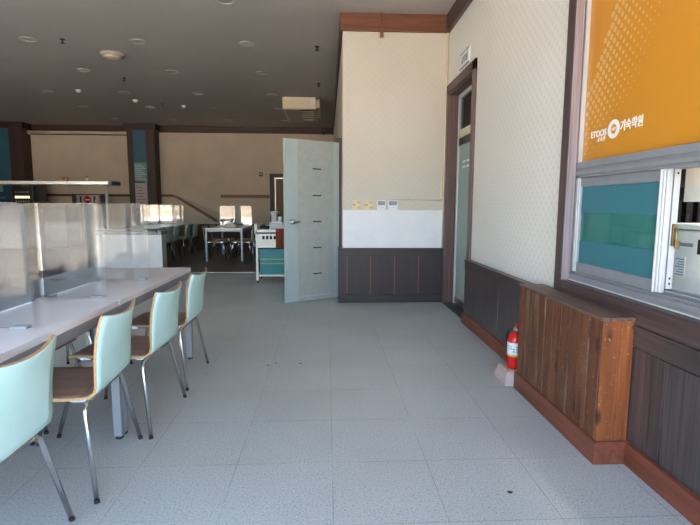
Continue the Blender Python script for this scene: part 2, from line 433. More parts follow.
def put(bm, mat): bmesh.ops.transform(bm, matrix=mat, verts=bm.verts[:]); return bm
FACE_MX = Matrix(((0, 0, -1, 0), (-1, 0, 0, 0), (0, 1, 0, 0), (0, 0, 0, 1)))   # text x -> -Y, y -> Z, normal -> -X (on the right-hand wall)
FACE_MY = Matrix(((1, 0, 0, 0), (0, 0, -1, 0), (0, 1, 0, 0), (0, 0, 0, 1)))    # text x -> X, y -> Z, normal -> -Y

# ------------------------------------------------------------------ the room
CEIL = 3.475
FARY = 14.3
LEFT = -10.5
XW = 1.47
bm = B(); box(bm, LEFT, REAR - 0.2, -0.1, 3.9, 8.68, 0); struct('floor', bm, 'floor')
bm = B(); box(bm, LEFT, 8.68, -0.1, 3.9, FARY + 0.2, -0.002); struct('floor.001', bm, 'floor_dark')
bm = B(); box(bm, LEFT, 8.665, -0.05, 0.19, 8.70, 0.004); struct('trim_1', bm, 'steel')
bm = B(); box(bm, LEFT, REAR - 0.2, CEIL, 3.9, FARY + 0.2, CEIL + 0.1); struct('ceiling', bm, 'ceiling')
bm = B(); box(bm, LEFT - 0.15, REAR - 0.2, -0.1, LEFT, FARY + 0.2, CEIL + 0.1); struct('wall_left', bm, 'paper_far')

# far wall with an opening for the door behind the cart
bm = B()
box(bm, LEFT, FARY, -0.1, -1.56, FARY + 0.2, CEIL); box(bm, -0.66, FARY, -0.1, 3.9, FARY + 0.2, CEIL); box(bm, -1.56, FARY, 2.03, -0.66, FARY + 0.2, CEIL)
struct('wall_far', bm, 'paper_far')

# block whose front faces the camera
DX0 = 0.19
bm = B(); box(bm, DX0, 5.93, -0.05, XW, FARY, CEIL); o = struct('wall_front', bm, ['paper_front', 'paper_side'])
for f in o.data.polygons:
    if abs(f.normal.x) > 0.5: f.material_index = 1
bm = B(); box(bm, DX0 + 0.004, 5.926, 0.68, XW - 0.004, 5.934, 1.163); struct('trim_2', bm, 'white_wall')

# rear wall with the tall windows the daylight comes from
bm = B()
edges = [LEFT] + [e for w in WIN for e in w[:2]] + [3.9]
for i in range(0, len(edges), 2): box(bm, edges[i], REAR - 0.2, -0.1, edges[i + 1], REAR, CEIL)
for a, b, WZ1 in WIN: box(bm, a, REAR - 0.2, -0.1, b, REAR, WZ0); box(bm, a, REAR - 0.2, WZ1, b, REAR, CEIL)
struct('wall_rear', bm, 'paper_side')
for i, (a, b, WZ1) in enumerate(WIN):
    bm = B(); t = 0.035
    box(bm, a, REAR - 0.14, WZ0, a + t, REAR - 0.08, WZ1); box(bm, b - t, REAR - 0.14, WZ0, b, REAR - 0.08, WZ1)
    box(bm, a, REAR - 0.14, WZ0, b, REAR - 0.08, WZ0 + t); box(bm, a, REAR - 0.14, WZ1 - t, b, REAR - 0.08, WZ1)
    mx = (a + b) / 2; box(bm, mx - t / 2, REAR - 0.14, WZ0, mx + t / 2, REAR - 0.08, WZ1)
    struct('window_%d' % (i + 2), bm, 'alu')

# right wall: pieces round the door and the window openings
WY0, WY1, WZA, WZB = 0.2, 2.87, 0.78, 2.70       # window opening
DY0, DY1, DZ = 4.87, 5.83, 2.55                  # door opening
XO = 1.62
bm = B()
box(bm, XW, REAR, -0.1, XO, WY0, CEIL); box(bm, XW, WY0, -0.1, XO, WY1, WZA); box(bm, XW, WY0, WZB, XO, WY1, CEIL)
box(bm, XW, WY1, -0.1, XO, DY0, CEIL); box(bm, XW, DY0, DZ, XO, DY1, CEIL); box(bm, XW, DY1, -0.1, XO, 6.6, CEIL)
struct('wall_right', bm, 'paper_right')

# office behind the window and passage behind the door
for k_, q in enumerate(((3.75, REAR, 3.9, 6.6), (XO, 4.3, 3.75, 4.4), (XO, 6.5, 3.75, 6.6))):
    bm = B(); box(bm, q[0], q[1], 0, q[2], q[3], CEIL); struct('wall_passage', bm, 'white_wall')
bm = B(); box(bm, XO, 0.0, 0, 3.75, 0.1, CEIL); struct('wall_office', bm, 'white_wall')

# crown mouldings, skirtings
bm = B(); box(bm, DX0 - 0.03, 5.895, 3.272, 1.43, 5.93, CEIL, 0, 0.004); struct('trim_3', bm, 'crown_red')
bm = B(); box(bm, 1.425, REAR, 3.268, XW, 5.93, CEIL, 0, 0.004); struct('trim_4', bm, 'crown_dark')
bm = B(); box(bm, DX0 - 0.03, 5.93, 3.272, DX0, FARY, CEIL, 0, 0.003); struct('trim_5', bm, 'crown_dark')
bm = B(); box(bm, LEFT, FARY - 0.04, 3.29, DX0 - 0.03, FARY, CEIL, 0, 0.004); struct('trim_6', bm, 'far_brown')
# chair rail on the far wall, dropping in a curve
bm = B(); box(bm, LEFT, FARY - 0.03, 1.455, -4.62, FARY, 1.525, 0, 0.004)
pp = [(-4.63, 1.525), (-4.50, 1.513), (-4.36, 1.468), (-3.26, 0.80), (-3.20, 0.72), (-3.30, 0.72), (-4.40, 1.41), (-4.52, 1.445), (-4.63, 1.455)]
prism(bm, pp, FARY - 0.03, FARY, 'y'); struct('trim_7', bm, 'crown_red')
bm = B(); box(bm, -3.13, FARY - 0.03, 1.43, -1.70, FARY, 1.525, 0, 0.004); struct('trim_8', bm, 'crown_red')
bm = B(); prism(bm, [(-4.30, 1.455), (-2.75, 0.80), (-2.75, 0.70), (-3.20, 0.72)], FARY - 0.008, FARY, 'y'); struct('trim_9', bm, 'pale_patch')
bm = B(); box(bm, -4.8, FARY - 0.02, 0, -1.70, FARY, 0.66); box(bm, -4.8, FARY - 0.035, 0.61, -1.70, FARY - 0.02, 0.66)
for i in range(8): box(bm, -4.72 + i * 0.38, FARY - 0.026, 0.1, -4.40 + i * 0.38, FARY - 0.02, 0.57)
struct('wainscot_far', bm, 'far_brown')

# wainscot of the front wall
bm = B()
box(bm, 0.147, 5.898, 0.585, XW, 5.93, 0.672, 0); box(bm, 0.135, 5.885, 0.672, XW, 5.93, 0.69, 0, 0.003); box(bm, 0.14, 5.89, 0, XW, 5.93, 0.10, 0, 0.003)
struct('trim_10', bm, 'wain_front_h')
bm = B(); box(bm, 0.155, 5.905, 0.10, XW, 5.93, 0.585); o = struct('wainscot_front', bm, 'wain_front')
bm = B()
for x in (0.247, 0.543, 0.848, 1.151): box(bm, x - 0.005, 5.9035, 0.10, x + 0.005, 5.906, 0.585)
struct('trim_11', bm, 'joint')
bm = B(); box(bm, 0.147, 5.93, 0, DX0, 6.22, 0.69); struct('trim_12', bm, 'wain_front')

# wainscot of the right wall
def right_wainscot(y0, y1, zt, joints, name, tr, rail=0.10):
    bm = B(); box(bm, 1.435, y0, 0.11, XW, y1, zt - rail)
    pr = y0
    for j in joints + [y1]:
        box(bm, 1.424, pr + 0.003, 0.11, 1.4352, j - 0.003, zt - rail - 0.004, 0, 0.002); pr = j
    struct(name, bm, 'wain')
    bm = B(); box(bm, 1.418, y0, zt - rail, XW, y1, zt - 0.012, 0, 0.003); box(bm, 1.408, y0 - 0.0, zt - 0.016, XW, y1, zt, 0, 0.003)
    struct(tr, bm, 'wain_h')
right_wainscot(3.03, 4.81, 0.672, [3.42, 3.84, 4.26, 4.56], 'wainscot_right', 'trim_13')
right_wainscot(REAR, 2.095, 0.672, [-1.0, -0.4, 0.2, 0.75, 1.30, 1.87], 'wainscot_right.001', 'trim_14')
bm = B(); box(bm, 1.405, 3.05, 0, XW, 4.835, 0.11, 0, 0.004); struct('baseboard_right', bm, 'skirt')
bm = B(); box(bm, 1.405, REAR, 0, XW, 2.095, 0.11, 0, 0.004); struct('baseboard_right.001', bm, 'skirt')

# ------------------------------------------------------------------ door in the right wall
bm = B()
for a, b in ((4.775, DY0), (DY1, 5.928)): box(bm, XW - 0.022, a, 0, XW + 0.002, b, 2.655, 0, 0.003)
box(bm, XW, DY0, 0, XO, DY0 + 0.02, DZ); box(bm, XW, DY1 - 0.02, 0, XO, DY1, DZ)
frame = B(); 
d1 = struct('door_1', bm, 'jamb')
bm = B(); box(bm, XW - 0.022, 4.775, DZ, XW + 0.002, 5.928, 2.655, 0, 0.003); box(bm, XW, DY0, DZ - 0.02, XO, DY1, DZ); obj('door_header', bm, 'crown_dark', d1)
bm = B(); box(bm, 1.575, DY0 + 0.02, 2.03, 1.615, DY1 - 0.02, 2.11, 0, 0.003); obj('transom_bar', bm, 'cream', d1)
bm = B(); box(bm, 1.575, DY0 + 0.02, 0.0, 1.60, DY0 + 0.05, 2.53); box(bm, 1.575, DY1 - 0.05, 0.0, 1.60, DY1 - 0.02, 2.53); box(bm, 1.575, DY0 + 0.05, 2.49, 1.60, DY1 - 0.05, 2.53); obj('metal_frame', bm, 'alu_white', d1)
bm = B(); box(bm, 1.59, DY0 + 0.05, 2.11, 1.598, DY1 - 0.05, 2.49); obj('transom_pane', bm, 'clear', d1)
bm = B(); box(bm, 1.59, DY0 + 0.055, 0.10, 1.602, DY1 - 0.055, 1.93)
leaf = obj('glass_leaf', bm, 'frosted', d1)
bm = B(); box(bm, 1.582, DY0 + 0.055, 0.02, 1.61, DY1 - 0.055, 0.10, 0, 0.003); obj('kick_rail', bm, 'steel', leaf)
bm = B(); box(bm, 1.582, DY0 + 0.055, 1.93, 1.61, DY1 - 0.055, 2.02, 0, 0.003); obj('top_rail', bm, 'black', leaf)
bm = B()
for z in (1.66, 1.72): 
    for y in (5.1, 5.25, 5.4, 5.55): box(bm, 1.588, y - 0.055, z, 1.5895, y + 0.05, z + 0.022)
obj('safety_marks', bm, 'print_white', leaf)
bm = B(); box(bm, XW - 0.02, DY0 + 0.02, 0, XO, DY1 - 0.02, 0.012); obj('threshold', bm, 'black', d1)
# passage fire-red box seen through the frosted leaf is left to the passage
t = thing('hydrant_cabinet', 'red box blurred behind the frosted glass of the right-hand door', 'cabinet', (1.86, 6.36, 0))
bm = B(); box(bm, -0.2, -0.08, 0.0, 0.2, 0.12, 0.86, 0, 0.01); cb = obj('body', bm, 'red', t)
bm = B(); box(bm, -0.15, -0.086, 0.08, 0.15, -0.08, 0.42); obj('front_panel', bm, 'label_white', t)
t['label'] = 'red cabinet blurred behind the frosted glass of the right-hand door'

# sign over that door
t = thing('door_sign', 'small white acrylic room sign with grey lettering above the brown door frame', 'sign', (XW, 5.20, 2.77))
bm = B(); box(bm, -0.012, -0.17, -0.08, 0.0, 0.17, 0.08, 0, 0.002); obj('plate', bm, 'white_wall', t)
bm = B(); box(bm, -0.014, -0.17, 0.07, -0.011, 0.17, 0.078); box(bm, -0.014, -0.17, -0.08, -0.011, 0.17, -0.068); obj('border', bm, 'ink', t)
obj('lettering', put(text_bm('교무실', 0.085), Matrix.Translation((-0.0135, 0, -0.03)) @ FACE_MX), 'ink', t)

# ------------------------------------------------------------------ service window in the right wall
XC = 1.42
bm = B()   # casing (dark wood surround) and its paler reveal
box(bm, XC, 2.80, 0.675, XW + 0.01, 2.885, 2.80, 0, 0.003)
w1 = struct('window_1', bm, 'casing')
bm = B(); box(bm, XC, 0.1, 0.672, XW + 0.02, 2.80, 0.775, 0, 0.003); box(bm, XC, 0.1, 2.70, XW, 2.80, 2.80, 0, 0.003); obj('casing', bm, 'casing_h', w1)
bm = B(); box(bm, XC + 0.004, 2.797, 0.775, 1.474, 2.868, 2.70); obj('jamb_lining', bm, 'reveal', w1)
bm = B()   # outer aluminium frame
box(bm, 1.4745, 2.845, 0.79, 1.505, 2.869, 2.70, 0, 0.003); box(bm, 1.50, 2.828, 0.79, 1.60, 2.869, 2.70)
obj('side_frame', bm, 'alu_white', w1)
bm = B()
box(bm, 1.475, 0.2, 0.775, 1.60, 2.865, 0.795, 0, 0.002)
for x, z in ((1.475, 0.815), (1.500, 0.825), (1.545, 0.835), (1.585, 0.845)): box(bm, x, 0.2, 0.79, x + 0.014, 2.83, z, 0, 0.002)
box(bm, 1.476, 0.2, 0.79, 1.60, 2.83, 0.802)
obj('sill_track', bm, 'alu', w1)
bm = B(); box(bm, 1.49, 0.2, 1.385, 1.60, 2.83, 1.47, 0, 0.004); box(bm, 1.476, 0.2, 1.400, 1.495, 2.845, 1.422, 0, 0.002); box(bm, 1.482, 0.2, 1.44, 1.495, 2.845, 1.475, 0, 0.002); obj('transom', bm, 'alu', w1)
bm = B(); box(bm, 1.526, 0.2, 1.472, 1.534, 2.829, 2.70); fl = obj('printed_film', bm, 'film', w1, 'orange printed film with pale dots')
# lettering on the film
def on_film(bm, y, z): return put(bm, Matrix.Translation((1.5245, y, z)) @ FACE_MX)
obj('lettering', on_film(text_bm('ETOOS', 0.050, 0.001, 'RIGHT', 0.96, 0.0012), 2.592, 1.607), 'print_white', fl)
obj('small_lettering', on_film(text_bm('교육관', 0.030, 0.001, 'RIGHT', 0.95), 2.60, 1.579), 'print_white', fl)
bm = B(); n = 32
for i in range(n):
    a0, a1 = 2 * PI * i / n, 2 * PI * (i + 1) / n
    prism(bm, [(2.528 + r * math.cos(a) * 1.0, 1.628 + r * math.sin(a) * 0.95) for r, a in ((0.027, a0), (0.052, a0), (0.052, a1), (0.027, a1))], 1.5240, 1.526, 'x')
obj('round_logo', bm, 'print_white', fl)
obj('logo_numerals', on_film(text_bm('247', 0.026), 2.528, 1.619), 'print_white', fl)
obj('lettering', on_film(text_bm('기숙학원', 0.058, 0.001, 'LEFT', 0.86, 0.0012), 2.470, 1.612), 'print_white', fl)
# sliding sash, left
bm = B()
box(bm, 1.512, 2.12, 0.825, 1.540, 2.82, 0.882, 0, 0.003); box(bm, 1.512, 2.12, 1.332, 1.540, 2.82, 1.385, 0, 0.003); box(bm, 1.512, 2.795, 0.825, 1.540, 2.826, 1.385, 0, 0.003)
sash = obj('sliding_sash', bm, 'alu', w1)
bm = B()
for i, (y, x) in enumerate(((2.109, 1.508), (2.097, 1.500), (2.085, 1.508), (2.073, 1.514))): box(bm, x, y, 0.825, 1.540, y + 0.0105, 1.388, 0, 0.004)
obj('meeting_stile', bm, 'alu_white', sash)
bm = B()
for y, x in ((2.800, 1.506), (2.814, 1.50)): box(bm, x, y, 0.825, 1.53, y + 0.009, 1.388, 0, 0.002)
obj('edge_stile', bm, 'alu_white', sash)
bm = B(); box(bm, 1.524, 2.12, 0.875, 1.529, 2.80, 1.34); pn = obj('pane', bm, 'pane_green', sash)
bm = B(); box(bm, 1.5215, 2.127, 1.18, 1.5235, 2.795, 1.332); box(bm, 1.5215, 2.127, 0.882, 1.5235, 2.795, 1.015); obj('blue_film', bm, 'film_blue', sash)
# second sash slid open, its stile with lock and key
bm = B(); box(bm, 1.556, 2.086, 0.84, 1.585, 2.13, 1.388, 0, 0.003); box(bm, 1.556, 2.12, 0.84, 1.585, 2.80, 0.88); box(bm, 1.556, 2.12, 1.34, 1.585, 2.80, 1.388); s2 = obj('rear_sash', bm, 'alu_white', w1)
bm = B(); box(bm, 1.560, 2.074, 1.04, 1.580, 2.087, 1.14, 0, 0.001); tube(bm, [(1.57, 2.076, 1.12), (1.568, 2.062, 1.11), (1.566, 2.06, 1.08), (1.568, 2.062, 1.05)], 0.006, 6); box(bm, 1.562, 2.056, 1.03, 1.582, 2.064, 1.065, 0, 0.002); obj('lock', bm, 'brass', s2)
bm = B()
for z in (0.86, 0.885, 1.362): box(bm, 1.566, 2.0845, z, 1.574, 2.087, z + 0.01)
obj('screw_holes', bm, 'black', s2)

# office lamp
def ceiling_lamp(name, label, x, y, power, sx=1.2, sy=0.3):
    t = thing(name, label, 'ceiling lamp', (x, y, CEIL))
    bm = B(); box(bm, -sy / 2, -sx / 2, -0.07, sy / 2, sx / 2, 0, 0, 0.005); obj('housing', bm, 'paint_white', t)
    bm = B(); box(bm, -sy / 2 + 0.03, -sx / 2 + 0.03, -0.078, sy / 2 - 0.03, sx / 2 - 0.03, -0.071); obj('tube_cover', bm, 'tube_lit', t)
    l = light_obj('lamp_light', 'AREA', (0, 0, -0.09), power, (0.95, 0.98, 1.0), size=sy, sy=sx); l.parent = t
    return t
ceiling_lamp('office_lamp', 'lit office ceiling lamp beyond the service window', 2.7, 1.9, 48)
ceiling_lamp('passage_fill', 'added fill lamp for daylight in the passage beyond the frosted door', 2.6, 5.4, 70)  # added lamp, stands in for daylight behind the frosted glass

# copier, notice and binders in the office
t = thing('office_cabinet', 'low office cabinet under the copier behind the service window', 'cabinet', (2.05, 1.87, 0))
bm = B(); box(bm, -0.30, -0.65, 0, 0.30, 0.62, 0.70, 0, 0.006); obj('body', bm, 'paint_white', t)
for k_ in (-0.62, 0.0):
    bm = B(); box(bm, -0.312, k_ + 0.02, 0.05, -0.30, k_ + 0.58, 0.67, 0, 0.003); dr = obj('door', bm, 'paint_white', t)
    bm = B(); box(bm, -0.325, k_ + 0.25, 0.58, -0.312, k_ + 0.35, 0.595); obj('handle', bm, 'steel', dr)
t = thing('copier', 'white office copier seen through the open service window', 'copier', (2.02, 1.95, 0.70))
bm = B(); box(bm, -0.24, -0.42, 0.0, 0.26, 0.46, 0.40, 0, 0.012); body = obj('body', bm, 'paint_white', t)
bm = B(); box(bm, -0.24, 0.20, 0.405, 0.26, 0.455, 0.435, 0, 0.008); box(bm, -0.20, -0.42, 0.405, 0.26, 0.195, 0.43, 0, 0.008); obj('scanner_lid', bm, 'paint_white', t)
bm = B(); box(bm, -0.2425, 0.275, 0.322, -0.238, 0.375, 0.340, 0, 0.002); obj('grip_recess', bm, 'alu', t)
bm = B(); box(bm, -0.243, -0.06, 0.29, -0.238, 0.245, 0.362, 0, 0.002); obj('paper_slot', bm, 'dark_gap', t)
bm = B(); box(bm, -0.2425, 0.315, 0.165, -0.239, 0.385, 0.27); st = obj('sticker', bm, 'label_white', t)
bm = B()
for i in range(7): box(bm, -0.2432, 0.322, 0.175 + i * 0.013, -0.2425, 0.378 - (i % 3) * 0.01, 0.18 + i * 0.013)
obj('sticker_print', bm, 'label_blue', st)
t = thing('notice_sheet', 'blank white sheet hanging above the copier in the service window', 'paper', (1.72, 1.89, 1.241))
bm = B(); box(bm, 0, -0.40, 0.0, 0.002, 0.345, 0.28); obj('sheet', bm, 'print_white', t)
bm = B(); box(bm, -0.002, 0.30, 0.26, 0.004, 0.32, 0.30); box(bm, -0.002, -0.3, 0.26, 0.004, -0.28, 0.30); tube(bm, [(0.001, -0.5, 0.305), (0.001, 0.5, 0.305)], 0.006, 8); obj('hanger', bm, 'black', t)
t = thing('shelf_unit', 'black binder shelf in the office behind the copier', 'shelf', (2.65, 2.95, 0))
bm = B(); box(bm, -0.15, -1.0, 0, 0.15, -0.97, 1.9); box(bm, -0.15, 0.97, 0, 0.15, 1.0, 1.9); box(bm, 0.13, -0.97, 0, 0.15, 0.97, 1.9); obj('carcass', bm, 'black', t)
for z in (0.05, 0.50, 0.92, 1.36, 1.87):
    bm = B(); box(bm, -0.15, -0.97, z, 0.13, 0.97, z + 0.03); obj('shelf', bm, 'black', t)
BL = ['nearest the service window frame stile', 'second from the window stile', 'third from the window stile', 'fourth from the window stile', 'fifth from the window stile', 'sixth from the window stile']
for i in range(6):
    q = thing('binder', 'black ring binder on the office shelf, ' + BL[i], 'binder', (2.52, 3.50 - i * 0.105, 0.9505), 0, 'binders on the office shelf')
    bm = B(); box(bm, 0, 0, 0, 0.2, 0.06, 0.31, 0, 0.004); obj('cover', bm, 'black', q); bm = B(); box(bm, -0.002, 0.02, 0.08, 0.0, 0.04, 0.22); obj('spine_label', bm, 'ink', q)

# ------------------------------------------------------------------ old pine box on the right wall
t = thing('wooden_box', 'old knotty pine plank box with red skirting against the right wall', 'box', (0, 0, 0))
bm = B(); n = 10; y0, y1 = 2.095, 3.03
for i in range(n):
    a = y0 + (y1 - y0) * i / n; b = y0 + (y1 - y0) * (i + 1) / n
    box(bm, 1.270 + random.uniform(-0.002, 0.002), a + 0.0025, 0.0, 1.285, b - 0.0025, 0.695, 0, 0.002)
box(bm, 1.276, y0 + 0.02, 0, 1.40, y1, 0.69)
obj('front_boards', bm, 'pine_front', t)
bm = B()
for a, b in ((1.272, 1.358), (1.360, 1.420)): box(bm, a, 2.082, 0.0, b, 2.096, 0.695, 0, 0.002)
obj('end_boards', bm, 'pine_end_lit', t)
bm = B(); box(bm, 1.262, 2.076, 0.693, 1.424, 3.035, 0.708, 0, 0.002); obj('top_board', bm, 'worn_top', t)
bm = B(); box(bm, 1.256, 2.066, 0, 1.2705, 3.035, 0.113, 0, 0.002); box(bm, 1.2706, 2.066, 0, 1.424, 2.0815, 0.113, 0, 0.002); obj('skirting', bm, 'skirt', t)

# ------------------------------------------------------------------ fire extinguisher and its stand
ex, ey = 1.303, 3.165
t = thing('extinguisher_stand', 'pinkish plastic floor stand under the fire extinguisher', 'stand', (ex, ey, 0))
bm = B()
lo = [(-0.10, -0.115), (0.07, -0.115), (0.07, 0.115), (-0.10, 0.115)]; hi = [(-0.075, -0.085), (0.066, -0.085), (0.066, 0.085), (-0.075, 0.085)]
A = [bm.verts.new((x, y, 0)) for x, y in lo]; A1 = [bm.verts.new((x, y, 0.02)) for x, y in lo]; A2 = [bm.verts.new((x, y, 0.095)) for x, y in hi]
bm.faces.new(A[::-1]); bm.faces.new(A2)
for P, Q in ((A, A1), (A1, A2)):
    for i in range(4): bm.faces.new((P[i], P[(i + 1) % 4], Q[(i + 1) % 4], Q[i]))
bmesh.ops.bevel(bm, geom=bm.edges[:], offset=0.006, segments=2, affect='EDGES')
obj('base', bm, 'stand', t)
sl = math.atan2(0.075, 0.025)
tb = text_bm('소화기', 0.048)
mxs = Matrix.Translation((-0.0950, 0, 0.034)) @ Matrix.Rotation(-(PI / 2 - sl) * -1, 4, 'Y') @ FACE_MX
obj('embossed_letters', put(tb, mxs), 'stand_mark', t)
t = thing('fire_extinguisher', 'red fire extinguisher with white label standing in its floor stand', 'fire extinguisher', (ex + 0.005, ey, 0.0955))
R_ = 0.052
bm = B(); lathe(bm, [(R_ * 0.92, 0), (R_, 0.012), (R_, 0.19), (R_ * 0.95, 0.215), (R_ * 0.75, 0.238), (R_ * 0.42, 0.25), (0.018, 0.258)], n=28); obj('cylinder', bm, 'red', t)
bm = B(); lathe(bm, [(R_ + 0.0006, 0.10), (R_ + 0.0008, 0.102), (R_ + 0.0008, 0.183), (R_ + 0.0006, 0.185)], n=28); lb = obj('label_wrap', bm, 'label_white', t)
bm = B()
for a in range(0, 360, 24):
    for z in (0.125, 0.142, 0.158):
        c = Vector(((R_ + 0.001) * math.cos(math.radians(a)), (R_ + 0.001) * math.sin(math.radians(a)), z)); u = Vector((-math.sin(math.radians(a)), math.cos(math.radians(a)), 0))
        if random.random() < 0.75:
            w_ = random.uniform(0.003, 0.008)
            f = [bm.verts.new(c + u * s * w_ + Vector((0, 0, q))) for s, q in ((-1, -0.004), (1, -0.004), (1, 0.004), (-1, 0.004))]; bm.faces.new(f)
obj('label_print', bm, 'label_blue', lb)
bm = B(); lathe(bm, [(R_ + 0.0008, 0.088), (R_ + 0.001, 0.089), (R_ + 0.001, 0.098), (R_ + 0.0008, 0.099)], n=28); obj('yellow_band', bm, 'yellow', t)
bm = B(); lathe(bm, [(0.018, 0.256), (0.018, 0.275), (0.012, 0.277), (0.012, 0.29)], n=16); vv_ = obj('valve', bm, 'steel', t)
bm = B(); lathe(bm, [(0.0, -0.006), (0.014, -0.006), (0.014, 0.006), (0.0, 0.006)], c=(0, -0.026, 0.272), n=16, axis='y'); obj('gauge', bm, 'steel', t)
bm = B(); tube(bm, [(0, 0, 0.285), (0.03, 0.02, 0.292), (0.06, 0.04, 0.285)], 0.006, 8); tube(bm, [(0, 0, 0.29), (0.03, 0.02, 0.312), (0.07, 0.045, 0.318)], 0.006, 8); obj('lever', bm, 'red', t)
bm = B(); tube(bm, [(-0.01, 0.012, 0.27), (-0.03, 0.045, 0.262), (-0.035, 0.062, 0.22), (-0.03, 0.064, 0.12), (-0.028, 0.062, 0.05)], 0.008, 10); obj('hose', bm, 'black', t)

# ------------------------------------------------------------------ things on the front wall
def switch(x0, x1, label):
    t = thing('light_switch', label, 'light switch', ((x0 + x1) / 2, 5.926, 1.225))
    w = (x1 - x0) / 2
    bm = B(); box(bm, -w, -0.010, -0.058, w, 0.0, 0.058, 0, 0.003); obj('plate', bm, 'beige_plate', t)
    for cx in (-w / 2, w / 2):
        for k_ in range(3):
            bm = B(); box(bm, cx - w * 0.36, -0.014, -0.045 + k_ * 0.031, cx + w * 0.36, -0.010, -0.017 + k_ * 0.031, 0, 0.001); obj('rocker', bm, 'beige_dark' if (k_ + (cx > 0)) % 2 else 'beige_plate', t)
    return t
switch(0.308, 0.414, 'left one of two yellowed switch plates on the front wall')
switch(0.457, 0.576, 'right one of two yellowed switch plates on the front wall')
for x0, x1, lb in ((0.619, 0.726, 'grey and white thermostat next to the yellowed switches'), (0.756, 0.877, 'grey and white thermostat nearest the brown door frame')):
    w = (x1 - x0) / 2
    t = thing('thermostat', lb, 'thermostat', ((x0 + x1) / 2, 5.926, 1.225))
    bm = B(); box(bm, -w, -0.018, -0.06, w, 0, 0.06, 0, 0.004); obj('case', bm, 'white_wall', t)
    bm = B(); box(bm, -w * 0.82, -0.0195, 0.0, w * 0.82, -0.0178, 0.048, 0, 0.001); obj('display', bm, 'screen_grey', t)
    bm = B(); [box(bm, w * q - 0.006, -0.0195, -0.035, w * q + 0.006, -0.0178, -0.023) for q in (-0.4, 0.0, 0.4)]; obj('buttons', bm, 'alu_white', t)
bm = B(); tube(bm, [(0.80, 5.922, 1.297), (1.44, 5.922, 1.287)], 0.006, 8); tag(obj('cable_duct', bm, 'paper_side'), 'thin pale cable duct running right from the thermostats', 'cable duct')
bm = B(); tube(bm, [(1.448, 5.905, 0.69), (1.448, 5.905, 3.46)], 0.013, 12); tube(bm, [(1.448, 5.905, 3.25), (1.448, 5.905, 3.29)], 0.018, 12); tag(obj('corner_pipe', bm, 'cream'), 'thin cream pipe running up the corner beside the door', 'pipe')
bm = B(); box(bm, 1.405, 5.915, 1.30, 1.428, 5.929, 1.52, 0, 0.003); tag(obj('junction_box', bm, 'cream'), 'narrow cream cover plate in the corner above the cable duct', 'cover plate')
bm = B(); box(bm, 0.632, 5.872, 3.20, 0.670, 5.894, 3.47, 0, 0.002); tag(obj('wooden_batten', bm, 'crown_red'), 'short upright wooden batten nailed over the red crown moulding', 'batten')

# ------------------------------------------------------------------ open door leaf beside the block
ang = math.atan2(6.234 - 5.863, 0.128 + 0.516)
d3 = thing('swing_door', 'pale blue grey door standing open beside the front wall', 'door', (-0.516, 5.863, 0.006), ang)
L = 0.775
bm = B(); box(bm, 0, 0, 0, L, 0.04, 2.015, 0, 0.003); obj('leaf', bm, 'door_leaf', d3)
bm = B(); box(bm, 0.178, -0.003, 0.0, 0.69, 0.0005, 2.012, 0, 0.001); obj('centre_panel', bm, 'door_panel', d3, 'worn grey centre panel')
for z in (0.343, 0.678, 1.009, 1.335, 1.667):
    bm = B(); box(bm, 0.385, -0.0045, z - 0.008, 0.508, -0.0028, z + 0.006); obj('slot', bm, 'dark_gap', d3)
bm = B(); box(bm, 0.19, -0.0038, 0.05, 0.66, -0.0029, 0.07); obj('bottom_strip', bm, 'door_leaf', d3)
bm = B(); lathe(bm, [(0.026, 0), (0.028, -0.006), (0.014, -0.012), (0.012, -0.03), (0.026, -0.042), (0.031, -0.055), (0.027, -0.07), (0.0, -0.076)], c=(0.085, 0, 1.012), n=20, axis='y'); kb = obj('knob', bm, 'steel', d3)
bm = B(); tube(bm, [(0.10, -0.028, 1.012), (0.19, -0.03, 1.008)], 0.011, 10); obj('lever', bm, 'steel', kb)
for z in (0.25, 1.0, 1.75):
    bm = B(); tube(bm, [(L + 0.006, 0.03, z - 0.05), (L + 0.006, 0.03, z + 0.05)], 0.009, 8); obj('hinge', bm, 'steel', d3)
bm = B(); box(bm, 0.125, 6.26, 0, DX0, 6.36, 2.08); struct('trim_15', bm, 'far_post')

# ------------------------------------------------------------------ chairs
def shell(rows, half, curv, th, mats, nx=10, dip=None):
    """rows: (y,z) profile; surface swept across x with sideways curvature, solid of thickness th. faces: 0 inner, 1 outer, 2 rim"""
    bm = B(); m = len(rows); F, K = [], []
    for i, (y, z) in enumerate(rows):
        a = rows[max(i - 1, 0)]; b = rows[min(i + 1, m - 1)]
        t = Vector((0, b[0] - a[0], b[1] - a[1])).normalized(); nrm = Vector((0, t.z, -t.y))       # points to the sitter side below
        fr, bk = [], []
        for j in range(nx + 1):
            s = -1 + 2 * j / nx; hw = half[i]
            dz = dip(i, s) if dip else 0
            c = Vector((s * hw, y, z + dz)) + nrm * (curv[i] * s * s)
            fr.append(bm.verts.new(c + nrm * th / 2)); bk.append(bm.verts.new(c - nrm * th / 2))
        F.append(fr); K.append(bk)
    for i in range(m - 1):
        for j in range(nx):
            f = bm.faces.new((F[i][j], F[i][j + 1], F[i + 1][j + 1], F[i + 1][j])); f.material_index = 0; f.smooth = True
            f = bm.faces.new((K[i][j], K[i + 1][j], K[i + 1][j + 1], K[i][j + 1])); f.material_index = 1; f.smooth = True
        for P in (0, nx):
            f = bm.faces.new((F[i][P], F[i + 1][P], K[i + 1][P], K[i][P])); f.material_index = 2
    for q in (0, m - 1):
        for j in range(nx):
            f = bm.faces.new((F[q][j], F[q][j + 1], K[q][j + 1], K[q][j])); f.material_index = 2
    return bm

